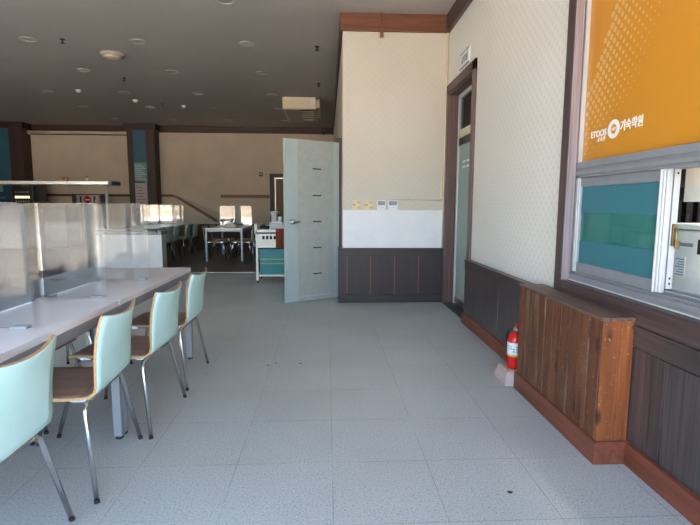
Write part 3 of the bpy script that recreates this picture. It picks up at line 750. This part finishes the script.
def make_chair(label, loc, rz, group):
    t = thing('cafeteria_chair', label, 'chair', loc, rz, group)
    # local: sitter looks to +y, backrest at -y
    rows = [(0.185, 0.398), (0.175, 0.412), (0.14, 0.422), (0.02, 0.419), (-0.12, 0.415), (-0.20, 0.416)]
    half = [0.165, 0.185, 0.194, 0.198, 0.200, 0.201]
    obj('seat', shell(rows, half, [0.0] * 6, 0.012, None), ['seat', 'seat', 'ply_edge'], t)
    rows = [(-0.20, 0.416), (-0.235, 0.421), (-0.262, 0.438), (-0.274, 0.468), (-0.280, 0.52), (-0.289, 0.585), (-0.304, 0.66), (-0.323, 0.728), (-0.329, 0.746), (-0.332, 0.757)]
    half = [0.201, 0.201, 0.202, 0.203, 0.205, 0.207, 0.207, 0.204, 0.198, 0.188]
    curv = [0, 0, 0.004, 0.008, 0.012, 0.018, 0.024, 0.028, 0.029, 0.030]
    dp = lambda i, s: (-0.014 * (1 - s * s) if i >= 7 else 0)
    obj('backrest', shell(rows, half, curv, 0.012, None, dip=dp), ['seat', 'teal', 'ply_edge'], t, 'mint green backrest with plywood rim')
    r = 0.0105
    def curve(p0, p1, p2, n=6): return [Vector(p0) * (1 - q) ** 2 + Vector(p1) * 2 * q * (1 - q) + Vector(p2) * q * q for q in [i / n for i in range(n + 1)]]
    for s in (-1, 1):
        bm = B(); pts = [(s * 0.272, -0.272, 0.012)] + curve((s * 0.208, -0.222, 0.350), (s * 0.201, -0.217, 0.390), (s * 0.160, -0.214, 0.390), 6); tube(bm, pts, r); lg = obj('leg', bm, 'chrome', t)
        bm = B(); tube(bm, [(s * 0.2745, -0.2735, 0.0), (s * 0.2715, -0.2715, 0.014)], r + 0.0008); obj('foot_cap', bm, 'rubber', lg)
        bm = B(); pts = [(s * 0.250, 0.215, 0.012)] + curve((s * 0.194, 0.138, 0.350), (s * 0.188, 0.130, 0.390), (s * 0.150, 0.127, 0.390), 6); tube(bm, pts, r); lg = obj('leg', bm, 'chrome', t)
        bm = B(); tube(bm, [(s * 0.252, 0.217, 0.0), (s * 0.2495, 0.2145, 0.014)], r + 0.0008); obj('foot_cap', bm, 'rubber', lg)
    bm = B()
    tube(bm, [(-0.161, -0.214, 0.390), (0.161, -0.214, 0.390)], r); tube(bm, [(-0.151, 0.127, 0.390), (0.151, 0.127, 0.390)], r)
    for s in (-1, 1): tube(bm, [(s * 0.11, -0.21, 0.390), (s * 0.11, 0.125, 0.390)], 0.009)
    for s in (-1, 1):
        for y in (-0.18, 0.10): box(bm, s * 0.15 - 0.02, y - 0.03, 0.392, s * 0.15 + 0.02, y + 0.03, 0.409)
    obj('seat_frame', bm, 'chrome', t)
    return t

G1 = 'chairs along the aisle side of the white tables'
ch = make_chair('mint-backed chair nearest the camera at the left edge', (-1.266, 1.49, 0), PI / 2, G1)
dup(ch, (-1.237, 2.126, 0), PI / 2 + math.radians(3.5), 'second mint-backed chair from the camera along the aisle', G1)
dup(ch, (-1.19, 2.690, 0), PI / 2 - math.radians(1.5), 'third mint-backed chair from the camera along the aisle', G1)
dup(ch, (-1.199, 3.338, 0), PI / 2, 'mint-backed chair at the far end of the white tables by the aisle', G1)
G2 = 'chairs on the far side of the white tables'
for i, (y, lb) in enumerate(((1.55, 'brown-seated chair across the table from the nearest aisle chair'), (2.12, 'brown-seated chair across the table from the second aisle chair'), (2.74, 'brown-seated chair across the table from the third aisle chair'), (3.36, 'brown-seated chair across the table from the last aisle chair'))):
    dup(ch, (-1.72, y, 0), -PI / 2, lb, G2)

# ------------------------------------------------------------------ tables
def make_table(label, x, y, lx, ly, group=None, h=0.73):
    t = thing('dining_table', label, 'table', (x, y, 0), 0, group)
    bm = B(); prism(bm, rrect(-lx / 2, -ly / 2, lx / 2, ly / 2, 0.015), h - 0.028, h, 'z', 0); obj('tabletop', bm, 'table_top', t)
    bm = B(); a = lx / 2 - 0.012; b = ly / 2 - 0.012
    for s in (-1, 1):
        box(bm, s * a - 0.012, -b, h - 0.075, s * a + 0.012, b, h - 0.028); box(bm, -a, s * b - 0.012, h - 0.075, a, s * b + 0.012, h - 0.028)
    obj('apron', bm, 'table_frame', t)
    for sx in (-1, 1):
        for sy in (-1, 1):
            cx, cy = sx * (lx / 2 - 0.024), sy * (ly / 2 - 0.025)
            bm = B(); box(bm, cx - 0.022, cy - 0.022, 0.015, cx + 0.022, cy + 0.022, h - 0.03, 0, 0.005); lg = obj('leg', bm, 'table_frame', t)
            bm = B(); lathe(bm, [(0.020, 0), (0.020, 0.008), (0.012, 0.015)], c=(cx, cy, 0), n=12); obj('foot_pad', bm, 'rubber', lg)
    return t
make_table('white table nearest the camera at the left edge', -1.48, 1.805, 0.82, 1.30, 'white tables beside the aisle')
make_table('white table at the far end of the near row beside the aisle', -1.48, 3.107, 0.82, 1.30, 'white tables beside the aisle')

# ------------------------------------------------------------------ acrylic dividers
def divider(label, x, y, half, axis, z=0.73, h=0.495, corners=(0, 0, 1, 1), group='clear dividers on the near white tables'):
    t = thing('acrylic_divider', label, 'divider', (x, y, z), 0 if axis == 'x' else PI / 2, group)
    bm = B(); prism(bm, rrect(-half, 0.004, half, h, 0.035, corners), -0.002, 0.002, 'y'); obj('panel', bm, 'acrylic', t)
    for s in (-1, 1):
        cx = s * (half - 0.05)
        for q in (-1, 1):
            bm = B(); box(bm, cx - 0.03, q * 0.003, 0.0, cx + 0.03, q * 0.020, 0.012, 0, 0.002); obj('foot', bm, 'clip', t)
    return t
divider('clear divider across the table farthest of the three crossways', -1.485, 3.135, 0.325, 'x')
divider('clear divider across the tables, middle one of three crossways', -1.485, 2.53, 0.325, 'x')
divider('clear divider across the table nearest the camera', -1.485, 1.895, 0.325, 'x')
divider('clear lengthwise divider on the far table between two cross panels', -1.485, 2.8325, 0.298, 'y', corners=(0, 0, 0, 0))
divider('clear lengthwise divider bridging both near white tables', -1.485, 2.2125, 0.3125, 'y', corners=(0, 0, 0, 0))
divider('clear lengthwise divider closest to the camera at left edge', -1.485, 1.575, 0.315, 'y', corners=(0, 0, 0, 0))

# ------------------------------------------------------------------ second row behind, left
make_table('white table of the second row seen through the clear dividers', -3.95, 5.05, 0.82, 1.356)
G3 = 'chairs of the second row'
dup(ch, (-3.60, 4.72, 0), PI / 2, 'mint-backed chair of the second row, nearer one behind the dividers', G3)
dup(ch, (-3.60, 5.38, 0), PI / 2, 'mint-backed chair of the second row, farther one behind the dividers', G3)

# far left table behind the counter
make_table('white table behind the serving counter near the far wall', -4.0, 10.62, 0.82, 1.356, 'tables near the far wall')
make_table('white table closest to the far wall behind the serving counter', -4.0, 11.98, 0.82, 1.356, 'tables near the far wall')
G4 = 'mint chairs behind the serving counter'
dup(ch, (-3.64, 10.25, 0), PI / 2, 'first of four mint chairs behind the counter, nearest the counter', G4)
dup(ch, (-3.66, 10.85, 0), PI / 2, 'second of four mint chairs counting back from the serving counter', G4)
dup(ch, (-3.64, 11.65, 0), PI / 2, 'third of four mint chairs counting back from the serving counter', G4)
dup(ch, (-3.62, 12.25, 0), PI / 2, 'last of four mint chairs, nearest the far wall', G4)
divider('clear divider on the table behind the serving counter', -3.85, 11.1, 0.40, 'x', h=0.49, group='dividers on far tables')
divider('clear divider on the table closest to the far wall', -3.95, 12.0, 0.40, 'x', h=0.49, group='dividers on far tables')

# far table in the middle
make_table('long grey table in the middle of the dark far floor', -2.21, 11.08, 0.80, 1.62)
G5 = 'chairs round the far middle table'
for x, y, rz, lb in ((-2.42, 10.72, -PI / 2, 'chair tucked under the left side of the far middle table, near one'), (-2.42, 11.45, -PI / 2, 'chair tucked under the left side of the far middle table, far one'),
                     (-1.93, 10.72, PI / 2, 'chair on the right of the far middle table, near one'), (-1.93, 11.45, PI / 2, 'chair on the right of the far middle table, far one')):
    dup(ch, (x, y, 0), rz, lb, G5)
divider('clear divider across the far middle table catching bright reflections', -2.10, 11.1, 0.36, 'x', h=0.47, group='dividers on far tables')
divider('clear lengthwise divider on the far middle table', -2.21, 11.45, 0.34, 'y', h=0.47, group='dividers on far tables')
t = thing('napkin_box', 'small clear and white napkin box on the far middle table', 'napkin box', (-2.14, 10.66, 0.73))
bm = B(); box(bm, -0.12, -0.06, 0, 0.12, 0.06, 0.07, 0, 0.006); obj('box', bm, 'lamp_off', t)
bm = B(); box(bm, -0.07, -0.03, 0.07, 0.07, 0.03, 0.11, 0, 0.008); obj('napkins', bm, 'print_white', t)

# ------------------------------------------------------------------ cart by the open door
cx0, cy0 = -0.80, 7.68
t = thing('serving_cart', 'white metal cart with open lower shelf behind the open door', 'cart', (cx0, cy0, 0))
hw, hd = 0.31, 0.24
bm = B(); box(bm, -hw, -hd, 0.775, hw, hd, 0.80); 
for s in (-1, 1): box(bm, s * hw - 0.02, -hd, 0.775, s * hw + 0.02, hd, 0.93 if s < 0 else 0.87, 0, 0.004)
box(bm, -hw, -hd, 0.775, hw, -hd + 0.012, 0.845, 0, 0.003); box(bm, -hw, hd - 0.012, 0.775, hw, hd, 0.90, 0, 0.003)
obj('tray_top', bm, 'paint_white', t)
bm = B(); box(bm, -hw + 0.02, -hd + 0.005, 0.56, hw - 0.02, -hd + 0.02, 0.775) ; fp = obj('front_panel', bm, 'paint_white', t)
bm = B(); box(bm, -hw + 0.02, hd - 0.02, 0.56, hw - 0.02, hd - 0.005, 0.775); obj('rear_panel', bm, 'paint_white', t)
bm = B()
for i in range(6): box(bm, -0.21 + i * 0.058, -hd + 0.003, 0.69, -0.21 + i * 0.058 + 0.036, -hd + 0.006, 0.745)
obj('vent_slots', bm, 'dark_gap', fp)
bm = B(); box(bm, -hw + 0.01, -hd, 0.105, hw - 0.01, hd, 0.135, 0, 0.004); obj('bottom_shelf', bm, 'paint_white', t)
for sx in (-1, 1):
    for sy in (-1, 1):
        px_, py_ = sx * (hw - 0.015), sy * (hd - 0.018)
        bm = B(); box(bm, px_ - 0.018, py_ - 0.018, 0.04, px_ + 0.018, py_ + 0.018, 0.78, 0, 0.003); lg = obj('leg', bm, 'paint_white', t)
        bm = B(); lathe(bm, [(0.02, -0.012), (0.024, -0.006), (0.024, 0.006), (0.02, 0.012)], c=(px_, py_, 0.024), n=14, axis='x'); obj('caster', bm, 'rubber', lg)
t = thing('teal_bin', 'teal plastic bin with two yellow stripes on the cart shelf', 'bin', (cx0, cy0, 0.135))
bm = B(); prism(bm, [(-0.25, 0), (0.25, 0), (0.27, 0.38), (-0.27, 0.38)], -0.20, 0.20, 'y'); obj('body', bm, 'teal_bin', t)
bm = B(); box(bm, -0.275, -0.207, 0.37, 0.275, 0.207, 0.40, 0, 0.005); obj('lid', bm, 'teal_bin', t)
bm = B(); box(bm, -0.262, -0.204, 0.235, 0.262, -0.199, 0.247); box(bm, -0.256, -0.204, 0.165, 0.256, -0.199, 0.177); obj('stripes', bm, 'yellow_rim', t)
bm = B(); n = 10
pts = [(-0.10 + 0.16 * i / n, -0.006 * math.sin(i * 1.6)) for i in range(n + 1)]
V = [[bm.verts.new((x, y - hd - 0.016, z)) for x, y in pts] for z in (0.55, 0.62, 0.70, 0.78, 0.84, 0.852)] + [[bm.verts.new((x, -hd + 0.05, 0.855)) for x, y in pts], [bm.verts.new((x, -hd + 0.055, 0.82)) for x, y in pts]]
for a, b in zip(V, V[1:]):
    for i in range(n): bm.faces.new((a[i], a[i + 1], b[i + 1], b[i])).smooth = True
bmesh.ops.solidify(bm, geom=bm.faces[:], thickness=0.004)
o = tag(obj('dish_cloth', bm, 'cloth', off=(0.10, 0, 0)), 'rust coloured dish cloth hanging over the front of the white cart', 'cloth'); o.location = (cx0, cy0, 0)
t = thing('drink_dispenser', 'grey and white dispenser machine standing on the white cart', 'dispenser', (cx0 - 0.01, cy0 - 0.02, 0.80))
bm = B(); box(bm, -0.10, -0.12, 0, 0.13, 0.12, 0.145, 0, 0.008); obj('base', bm, 'alu', t)
bm = B(); box(bm, -0.075, -0.09, 0.135, 0.10, 0.09, 0.165, 0, 0.006); obj('tray', bm, 'alu_white', t)
bm = B(); lathe(bm, [(0.045, 0.165), (0.05, 0.18), (0.05, 0.27), (0.065, 0.285), (0.065, 0.315), (0.04, 0.325), (0, 0.33)], c=(-0.03, 0, 0), n=20); obj('tank', bm, 'alu_white', t)
bm = B(); lathe(bm, [(0.03, 0.165), (0.033, 0.17), (0.033, 0.235), (0, 0.24)], c=(0.06, -0.02, 0), n=16); obj('tap_cup', bm, 'paint_white', t)
for x, y, lb in ((-0.235, -0.12, 'black pan on the left end of the cart, nearer the camera'), (-0.235, 0.05, 'black pan on the left end of the cart, behind the nearer pan')):
    t = thing('pan', lb, 'pan', (cx0 + x + 0.04, cy0 + y, 0.80), 0.3, 'pans on the cart')
    bm = B(); lathe(bm, [(0.05, 0), (0.068, 0.09), (0.065, 0.09), (0.046, 0.006), (0, 0.006)], n=22); obj('bowl', bm, 'black', t)
    bm = B(); tube(bm, [(0.0, 0.062, 0.075), (0.0, 0.085, 0.12)], 0.009, 8); obj('handle', bm, 'black', t)
# fix the pan clearance inside the tray
t = thing('paper_cup', 'small white cup beside the dispenser on the cart', 'cup', (cx0 + 0.20, cy0 - 0.10, 0.80))
bm = B(); lathe(bm, [(0.028, 0), (0.038, 0.14), (0.036, 0.14), (0.026, 0.004), (0, 0.004)], n=18); obj('cup', bm, 'paint_white', t)

# ------------------------------------------------------------------ far door
bm = B()
for a, b in ((-1.69, -1.56), (-0.66, -0.53)): box(bm, a, FARY - 0.03, 0, b, FARY + 0.02, 2.14, 0, 0.004)
box(bm, -1.56, FARY - 0.03, 2.03, -0.66, FARY + 0.02, 2.14)
d2 = struct('door_2', bm, 'far_post')
bm = B(); box(bm, -1.56, FARY + 0.08, 0, -0.66, FARY + 0.12, 2.03); lf = obj('leaf', bm, 'olive', d2)
bm = B(); box(bm, -1.545, FARY + 0.03, 0, -1.525, FARY + 0.08, 2.03); box(bm, -1.525, FARY + 0.05, 1.99, -0.66, FARY + 0.08, 2.03); obj('stop_strip', bm, 'steel', d2)
bm = B(); lathe(bm, [(0.03, 0.08), (0.03, 0.06), (0.0, 0.03)], c=(-1.44, FARY, 1.0), n=14, axis='y'); obj('knob', bm, 'steel', lf)
t = thing('wall_switch', 'small dark switch on the far wall left of the far door', 'switch', (-1.94, FARY, 2.12))
bm = B(); box(bm, -0.05, -0.03, -0.06, 0.05, 0, 0.06, 0, 0.004); obj('case', bm, 'black', t)
bm = B(); box(bm, -0.02, -0.034, -0.02, 0.025, -0.03, 0.03); obj('button', bm, 'lamp_off', t)

# ------------------------------------------------------------------ blue columns
def blue_column(name_i, x0, x1, bx0, bx1, front=FARY - 0.4):
    bm = B(); box(bm, x0, front, 0, x1, FARY, CEIL - 0.16); box(bm, x0 - 0.06, front - 0.06, CEIL - 0.17, x1 + 0.06, FARY, CEIL, 0, 0.004); c = struct(name_i, bm, 'far_post')
    bm = B(); box(bm, bx0, front - 0.012, 0.0, bx1, front, CEIL - 0.175); obj('blue_panel', bm, 'blue_col', c)
    return c
blue_column('column_1', -5.60, -4.85, -5.43, -5.08)
t = thing('info_poster', 'light blue poster with white lines high on the narrow blue column', 'poster', (-5.255, FARY - 0.413, 1.87))
bm = B(); box(bm, -0.172, -0.004, 0, 0.172, 0, 0.53); obj('sheet', bm, 'blue_light', t)
bm = B(); [box(bm, -0.16, -0.006, 0.04 + i * 0.052, 0.16 - (i % 3) * 0.05, -0.004, 0.052 + i * 0.052) for i in range(9)]; obj('printed_lines', bm, 'print_white', t)
t = thing('notice_paper', 'pinkish white notice sheet below the light blue poster', 'poster', (-5.265, FARY - 0.413, 1.13))
bm = B(); box(bm, -0.165, -0.004, 0, 0.165, 0, 0.73); obj('sheet', bm, 'pink_paper', t)
bm = B(); [box(bm, -0.13 + (i % 2) * 0.05, -0.006, 0.06 + i * 0.085, 0.02 + (i * 37 % 90) / 900, -0.004, 0.075 + i * 0.085) for i in range(7)]; box(bm, -0.165, -0.006, 0.70, 0.12, -0.004, 0.73); obj('printed_lines', bm, 'ink', t)
blue_column('column_2', -9.9, -8.45, -9.85, -8.80)
t = thing('menu_poster', 'navy poster with a pale heading low on the left blue column', 'poster', (-9.15, FARY - 0.413, 0.95))
bm = B(); box(bm, -0.36, -0.004, 0, 0.38, 0, 0.90); obj('sheet', bm, 'blue_dark', t)
bm = B(); box(bm, -0.3, -0.006, 0.62, 0.1, -0.004, 0.84); [box(bm, -0.3 + (i * 53 % 50) / 100, -0.006, 0.08 + i * 0.06, -0.2 + (i * 31 % 50) / 100, -0.004, 0.10 + i * 0.06) for i in range(8)]; obj('printed_blocks', bm, 'blue_light', t)

# projection screen housing on the far wall
t = thing('projection_screen', 'long white projection screen housing under the far crown moulding', 'projection screen', (-7.02, FARY - 0.06, 3.20))
bm = B(); tube(bm, [(-1.42, -0.01, 0.05), (1.42, -0.01, 0.05)], 0.045, 12); obj('housing', bm, 'cream', t)
for s in (-1, 1):
    bm = B(); box(bm, s * 1.42 - 0.02, -0.07, -0.01, s * 1.42 + 0.02, 0.06, 0.11, 0, 0.004); obj('end_cap', bm, 'cream', t)
bm = B(); tube(bm, [(-1.36, -0.02, -0.003), (1.36, -0.02, -0.003)], 0.012, 8); obj('bottom_bar', bm, 'black', t)

# vending machine
t = thing('vending_machine', 'black drinks vending machine with a lit row of samples', 'vending machine', (-8.10, 13.42, 0))
bm = B(); box(bm, -0.28, -0.25, 0.02, 0.28, 0.40, 1.78, 0, 0.01); vb = obj('cabinet', bm, 'alu_dark', t)
bm = B(); box(bm, -0.25, -0.27, 0.05, 0.25, -0.248, 1.77, 0, 0.005); fd = obj('front_door', bm, 'black', t)
bm = B(); [box(bm, -0.18 + i * 0.065, -0.275, 1.38, -0.135 + i * 0.065, -0.27, 1.44) for i in range(6)]; obj('lit_samples', bm, 'lit', fd)
for i in range(6):
    for z in (1.27, 1.52):
        bm = B(); box(bm, -0.17 + i * 0.065, -0.274, z, -0.15 + i * 0.065, -0.27, z + 0.05); obj('button', bm, 'steel', fd)
bm = B(); box(bm, 0.0, -0.274, 1.68, 0.2, -0.27, 1.72); obj('name_strip', bm, 'ink', fd)
bm = B(); box(bm, -0.15, -0.274, 0.2, 0.15, -0.27, 0.4); obj('pickup_flap', bm, 'alu_dark', fd)

# notice board with pictograms
t = thing('notice_stand', 'white notice board with red no-entry sign between dark posts', 'notice board', (-6.45, 13.3, 0))
bm = B(); box(bm, -0.29, -0.02, 0.85, 0.29, 0.0, 1.47, 0, 0.004); bd = obj('board', bm, 'pink_paper', t)
obj('numeral', put(text_bm('1', 0.22, bold=0.012), Matrix.Translation((-0.20, -0.022, 1.28)) @ FACE_MY), 'black', bd)
bm = B(); lathe(bm, [(0.10, -0.021), (0.10, -0.024), (0, -0.024)], c=(-0.02, 0, 1.35), n=24, axis='y'); box(bm, -0.08, -0.027, 1.335, 0.04, -0.024, 1.36, 1); obj('no_entry_sign', bm, ['red_ink', 'print_white'], bd)
obj('question_mark', put(text_bm('?', 0.22, bold=0.012), Matrix.Translation((0.16, -0.022, 1.28)) @ FACE_MY), 'black', bd)
for s in (-1, 1):
    bm = B(); tube(bm, [(s * 0.305, -0.01, 0), (s * 0.305, -0.01, 1.49)], 0.018, 10); pt = obj('post', bm, 'steel', t)
    bm = B(); box(bm, s * 0.38 - 0.05, -0.02, 0, s * 0.38 + 0.05, 0.05, 1.5, 0, 0.004); obj('side_post', bm, 'far_post', t)
    bm = B(); box(bm, s * 0.34 - 0.09, -0.15, 0, s * 0.34 + 0.09, 0.15, 0.02); obj('foot', bm, 'far_post', t)

# ------------------------------------------------------------------ serving counter and its overhead rail
t = thing('serving_counter', 'white serving counter with dark steel top left of the far tables', 'counter', (-5.14, 9.26, 0))
bm = B(); box(bm, -2.0, -0.15, 0.0, 2.02, 0.10, 0.66, 0, 0.004); obj('cabinet', bm, 'table_top', t)
bm = B(); box(bm, -2.02, -0.20, 0.665, 2.04, 0.14, 0.73, 0, 0.006); obj('worktop', bm, 'grey_counter', t)
bm = B()
for i in range(4): box(bm, -1.98 + i * 1.0, -0.158, 0.06, -1.02 + i * 1.0, -0.15, 0.62, 0, 0.003)
obj('front_panels', bm, 'table_top', t)
for s in (-0.33,): 
    bm = B(); tube(bm, [(-2.0, -0.26, 0.76), (2.0, -0.26, 0.76)], 0.02, 10); [tube(bm, [(x, -0.26, 0.76), (x, -0.19, 0.70)], 0.012, 8) for x in (-1.9, -0.6, 0.7, 1.95)]; obj('tray_rail', bm, 'steel', t)
t = thing('overhead_rack', 'stainless steel overhead rack on posts above the serving counter', 'rack', (-5.50, 9.65, 0))
bm = B(); box(bm, -2.2, -0.20, 1.60, 1.30, 0.20, 1.665, 0, 0.004); obj('shelf', bm, 'steel', t)
for x in (-2.0, 1.17):
    for y in (0.0,):
        bm = B(); tube(bm, [(x, y, 0), (x, y, 1.60)], 0.028, 12); obj('post', bm, 'alu_white', t)
bm = B(); box(bm, 1.30, -0.2, 1.595, 1.37, 0.2, 1.67, 0, 0.004); obj('end_cap', bm, 'alu_dark', t)
t = thing('carton', 'small brown carton on top of the steel overhead rack', 'carton', (-5.05, 9.55, 1.665))
bm = B(); box(bm, -0.045, -0.04, 0, 0.045, 0.04, 0.085, 0, 0.003); obj('body', bm, 'ply_edge', t)
bm = B(); box(bm, -0.02, -0.042, 0.02, 0.02, -0.04, 0.06); obj('front_label', bm, 'red_ink', t)
t = thing('plastic_jar', 'small white jar with dark cap on the steel overhead rack', 'jar', (-4.64, 9.55, 1.665))
bm = B(); lathe(bm, [(0.026, 0), (0.028, 0.01), (0.028, 0.065), (0.018, 0.075)], n=14); obj('body', bm, 'paint_white', t)
bm = B(); lathe(bm, [(0.021, 0.073), (0.021, 0.092), (0, 0.094)], n=14); obj('cap', bm, 'black', t)

# ------------------------------------------------------------------ ceiling fittings
def downlight(label, x, y, r=0.105):
    t = thing('downlight', label, 'ceiling light', (x, y, CEIL), 0, 'round ceiling downlights')
    bm = B(); lathe(bm, [(r * 0.78, 0.0), (r * 0.80, -0.010), (r * 0.86, -0.016), (r * 0.96, -0.012), (r, 0.0)], n=24); obj('rim', bm, 'light_rim', t)
    bm = B(); lathe(bm, [(0.0, -0.006), (r * 0.5, -0.0055), (r * 0.79, -0.004), (r * 0.79, -0.001)], n=24); obj('diffuser', bm, 'lamp_off', t)
    return t
rowname = {5.63: 'first row', 7.05: 'second row', 8.55: 'third row', 10.15: 'fourth row', 11.6: 'fifth row', 13.2: 'row nearest the far wall'}
base = None
for yy, rn in rowname.items():
    for xx, cn in ((-5.62, 'fourth from the right wall side'), (-4.10, 'left of the three main columns'), (-2.62, 'middle of the three main columns'), (-1.12, 'right of the three main columns')):
        if yy < 7 and xx < -2: continue
        if yy == 7.05 and xx < -5: continue
        lb = 'round ceiling downlight, %s from the camera, %s' % (rn, cn) if 'nearest' not in rn else 'round ceiling downlight, %s, %s' % (rn, cn)
        if base is None: base = downlight(lb, xx, yy)
        else: dup(base, (xx, yy, CEIL), 0, lb)
t = thing('dome_light', 'larger round ceiling lamp with pale dome between downlight rows', 'ceiling light', (-3.22, 7.63, CEIL))
bm = B(); lathe(bm, [(0.165, 0.0), (0.17, -0.02), (0.15, -0.045), (0.13, -0.05)], n=28); obj('rim', bm, 'lamp_off', t)
bm = B(); lathe(bm, [(0.0, -0.075), (0.06, -0.073), (0.11, -0.062), (0.13, -0.048)], n=28); obj('dome', bm, 'cream', t)
base = None
for x, y, lb in ((-3.63, 7.03, 'dark sprinkler head on the ceiling left of the dome lamp'), (-3.63, 9.03, 'dark sprinkler head on the ceiling beyond the dome lamp'), (-0.14, 7.13, 'dark sprinkler head near the block, first from the camera'), (-0.15, 9.2, 'dark sprinkler head near the block just before the air conditioner'), (-3.66, 11.1, 'dark sprinkler head on the ceiling far behind the dome lamp')):
    if base is None:
        base = thing('sprinkler', lb, 'sprinkler', (x, y, CEIL), 0, 'ceiling sprinklers')
        bm = B(); lathe(bm, [(0.035, 0), (0.035, -0.006), (0.012, -0.012), (0.012, -0.05)], n=14); obj('body', bm, 'grille', base)
        bm = B(); lathe(bm, [(0.0, -0.048), (0.03, -0.05), (0.03, -0.055), (0, -0.058)], n=14); obj('deflector', bm, 'grille', base)
    else: dup(base, (x, y, CEIL), 0, lb)
base = None
for x, y, lb in ((-4.92, 10.0, 'small white smoke detector on the ceiling, left one'), (-4.15, 10.85, 'small white smoke detector on the ceiling, middle one'), (-3.28, 11.4, 'small white smoke detector on the ceiling, right one')):
    if base is None:
        base = thing('smoke_detector', lb, 'smoke detector', (x, y, CEIL), 0, 'ceiling smoke detectors')
        bm = B(); lathe(bm, [(0.055, 0), (0.055, -0.015), (0.05, -0.025)], n=18); obj('base', bm, 'paint_white', base)
        bm = B(); lathe(bm, [(0.04, -0.024), (0.035, -0.05), (0.0, -0.055)], n=18); obj('sensor', bm, 'paint_white', base)
    else: dup(base, (x, y, CEIL), 0, lb)

# ceiling-hung air conditioner near the block
t = thing('air_conditioner', 'cream air conditioner hanging from the ceiling beside the block', 'air conditioner', (-0.58, 10.32, 3.225))
bm = B(); box(bm, -0.35, 0, 0.0, 0.345, 1.55, 0.245, 0, 0.012); obj('casing', bm, 'cream', t)
bm = B(); box(bm, 0.02, 0.08, -0.012, 0.31, 1.45, 0.0, 0, 0.004); gr = obj('intake_grille', bm, 'grille', t)
bm = B(); [box(bm, 0.03, 0.2 + i * 0.22, -0.020, 0.30, 0.23 + i * 0.22, -0.012) for i in range(6)]; obj('grille_slats', bm, 'cream', gr)
bm = B(); box(bm, -0.31, 0.08, -0.008, 0.0, 1.45, 0.0, 0, 0.003); obj('under_panel', bm, 'lamp_off', t)
bm = B(); box(bm, 0.345, 0.1, 0.04, 0.43, 1.3, 0.225, 0, 0.02); obj('side_cover', bm, 'cream', t)
bm = B(); box(bm, 0.22, -0.006, 0.08, 0.33, 0.001, 0.20, 0, 0.002); obj('badge_panel', bm, 'label_white', t)
t = thing('ceiling_vent', 'thin pale slot vent on the ceiling near the far wall', 'vent', (-0.75, 13.2, CEIL))
bm = B(); box(bm, -0.25, -0.08, -0.012, 0.25, 0.08, 0, 0, 0.003); obj('frame', bm, 'lamp_off', t)
bm = B(); [box(bm, -0.22, -0.06 + i * 0.045, -0.016, 0.22, -0.04 + i * 0.045, -0.012) for i in range(3)]; obj('slats', bm, 'paint_white', t)
t = thing('security_camera', 'dark security camera under the ceiling by the block corner', 'camera', (-0.08, 13.6, 3.28))
bm = B(); tube(bm, [(0, 0.68, 0.06), (0, 0.3, 0.06), (0, 0.0, 0.0)], 0.02, 8); obj('arm', bm, 'black', t)
bm = B(); tube(bm, [(-0.03, 0.1, -0.02), (0.0, -0.18, -0.09)], 0.05, 12); obj('body', bm, 'black', t)

# dark worn chips on the floor
for x, y in ((-0.455, 3.55), (-0.40, 3.60), (-0.21, 3.58), (0.78, 1.87)):
    bm = B(); prism(bm, [(x + 0.012 * math.cos(a) * (1 + 0.3 * math.sin(3 * a + x * 9)), y + 0.009 * math.sin(a)) for a in [2 * PI * i / 12 for i in range(12)]], -0.002, 0.0008, 'z'); struct('floor_chip', bm, 'rubber')

# ------------------------------------------------------------------ outside the rear windows
bm = B(); box(bm, -60, -70, -0.6, 50, REAR - 0.25, -0.25); struct('ground_outside', bm, 'sand')
bm = B(); nx, ny = 40, 8
V = [[bm.verts.new((-70 + i * 3.2, -34 - j * 4, -0.4 + (1 - math.cos(min(1, j / 5) * PI)) * (0.7 + 0.4 * math.sin(i * 0.7) + random.uniform(0, 0.5)))) for i in range(nx)] for j in range(ny)]
for a, b in zip(V, V[1:]):
    for i in range(nx - 1): bm.faces.new((a[i], a[i + 1], b[i + 1], b[i])).smooth = True
struct('hill_outside', bm, 'hill')
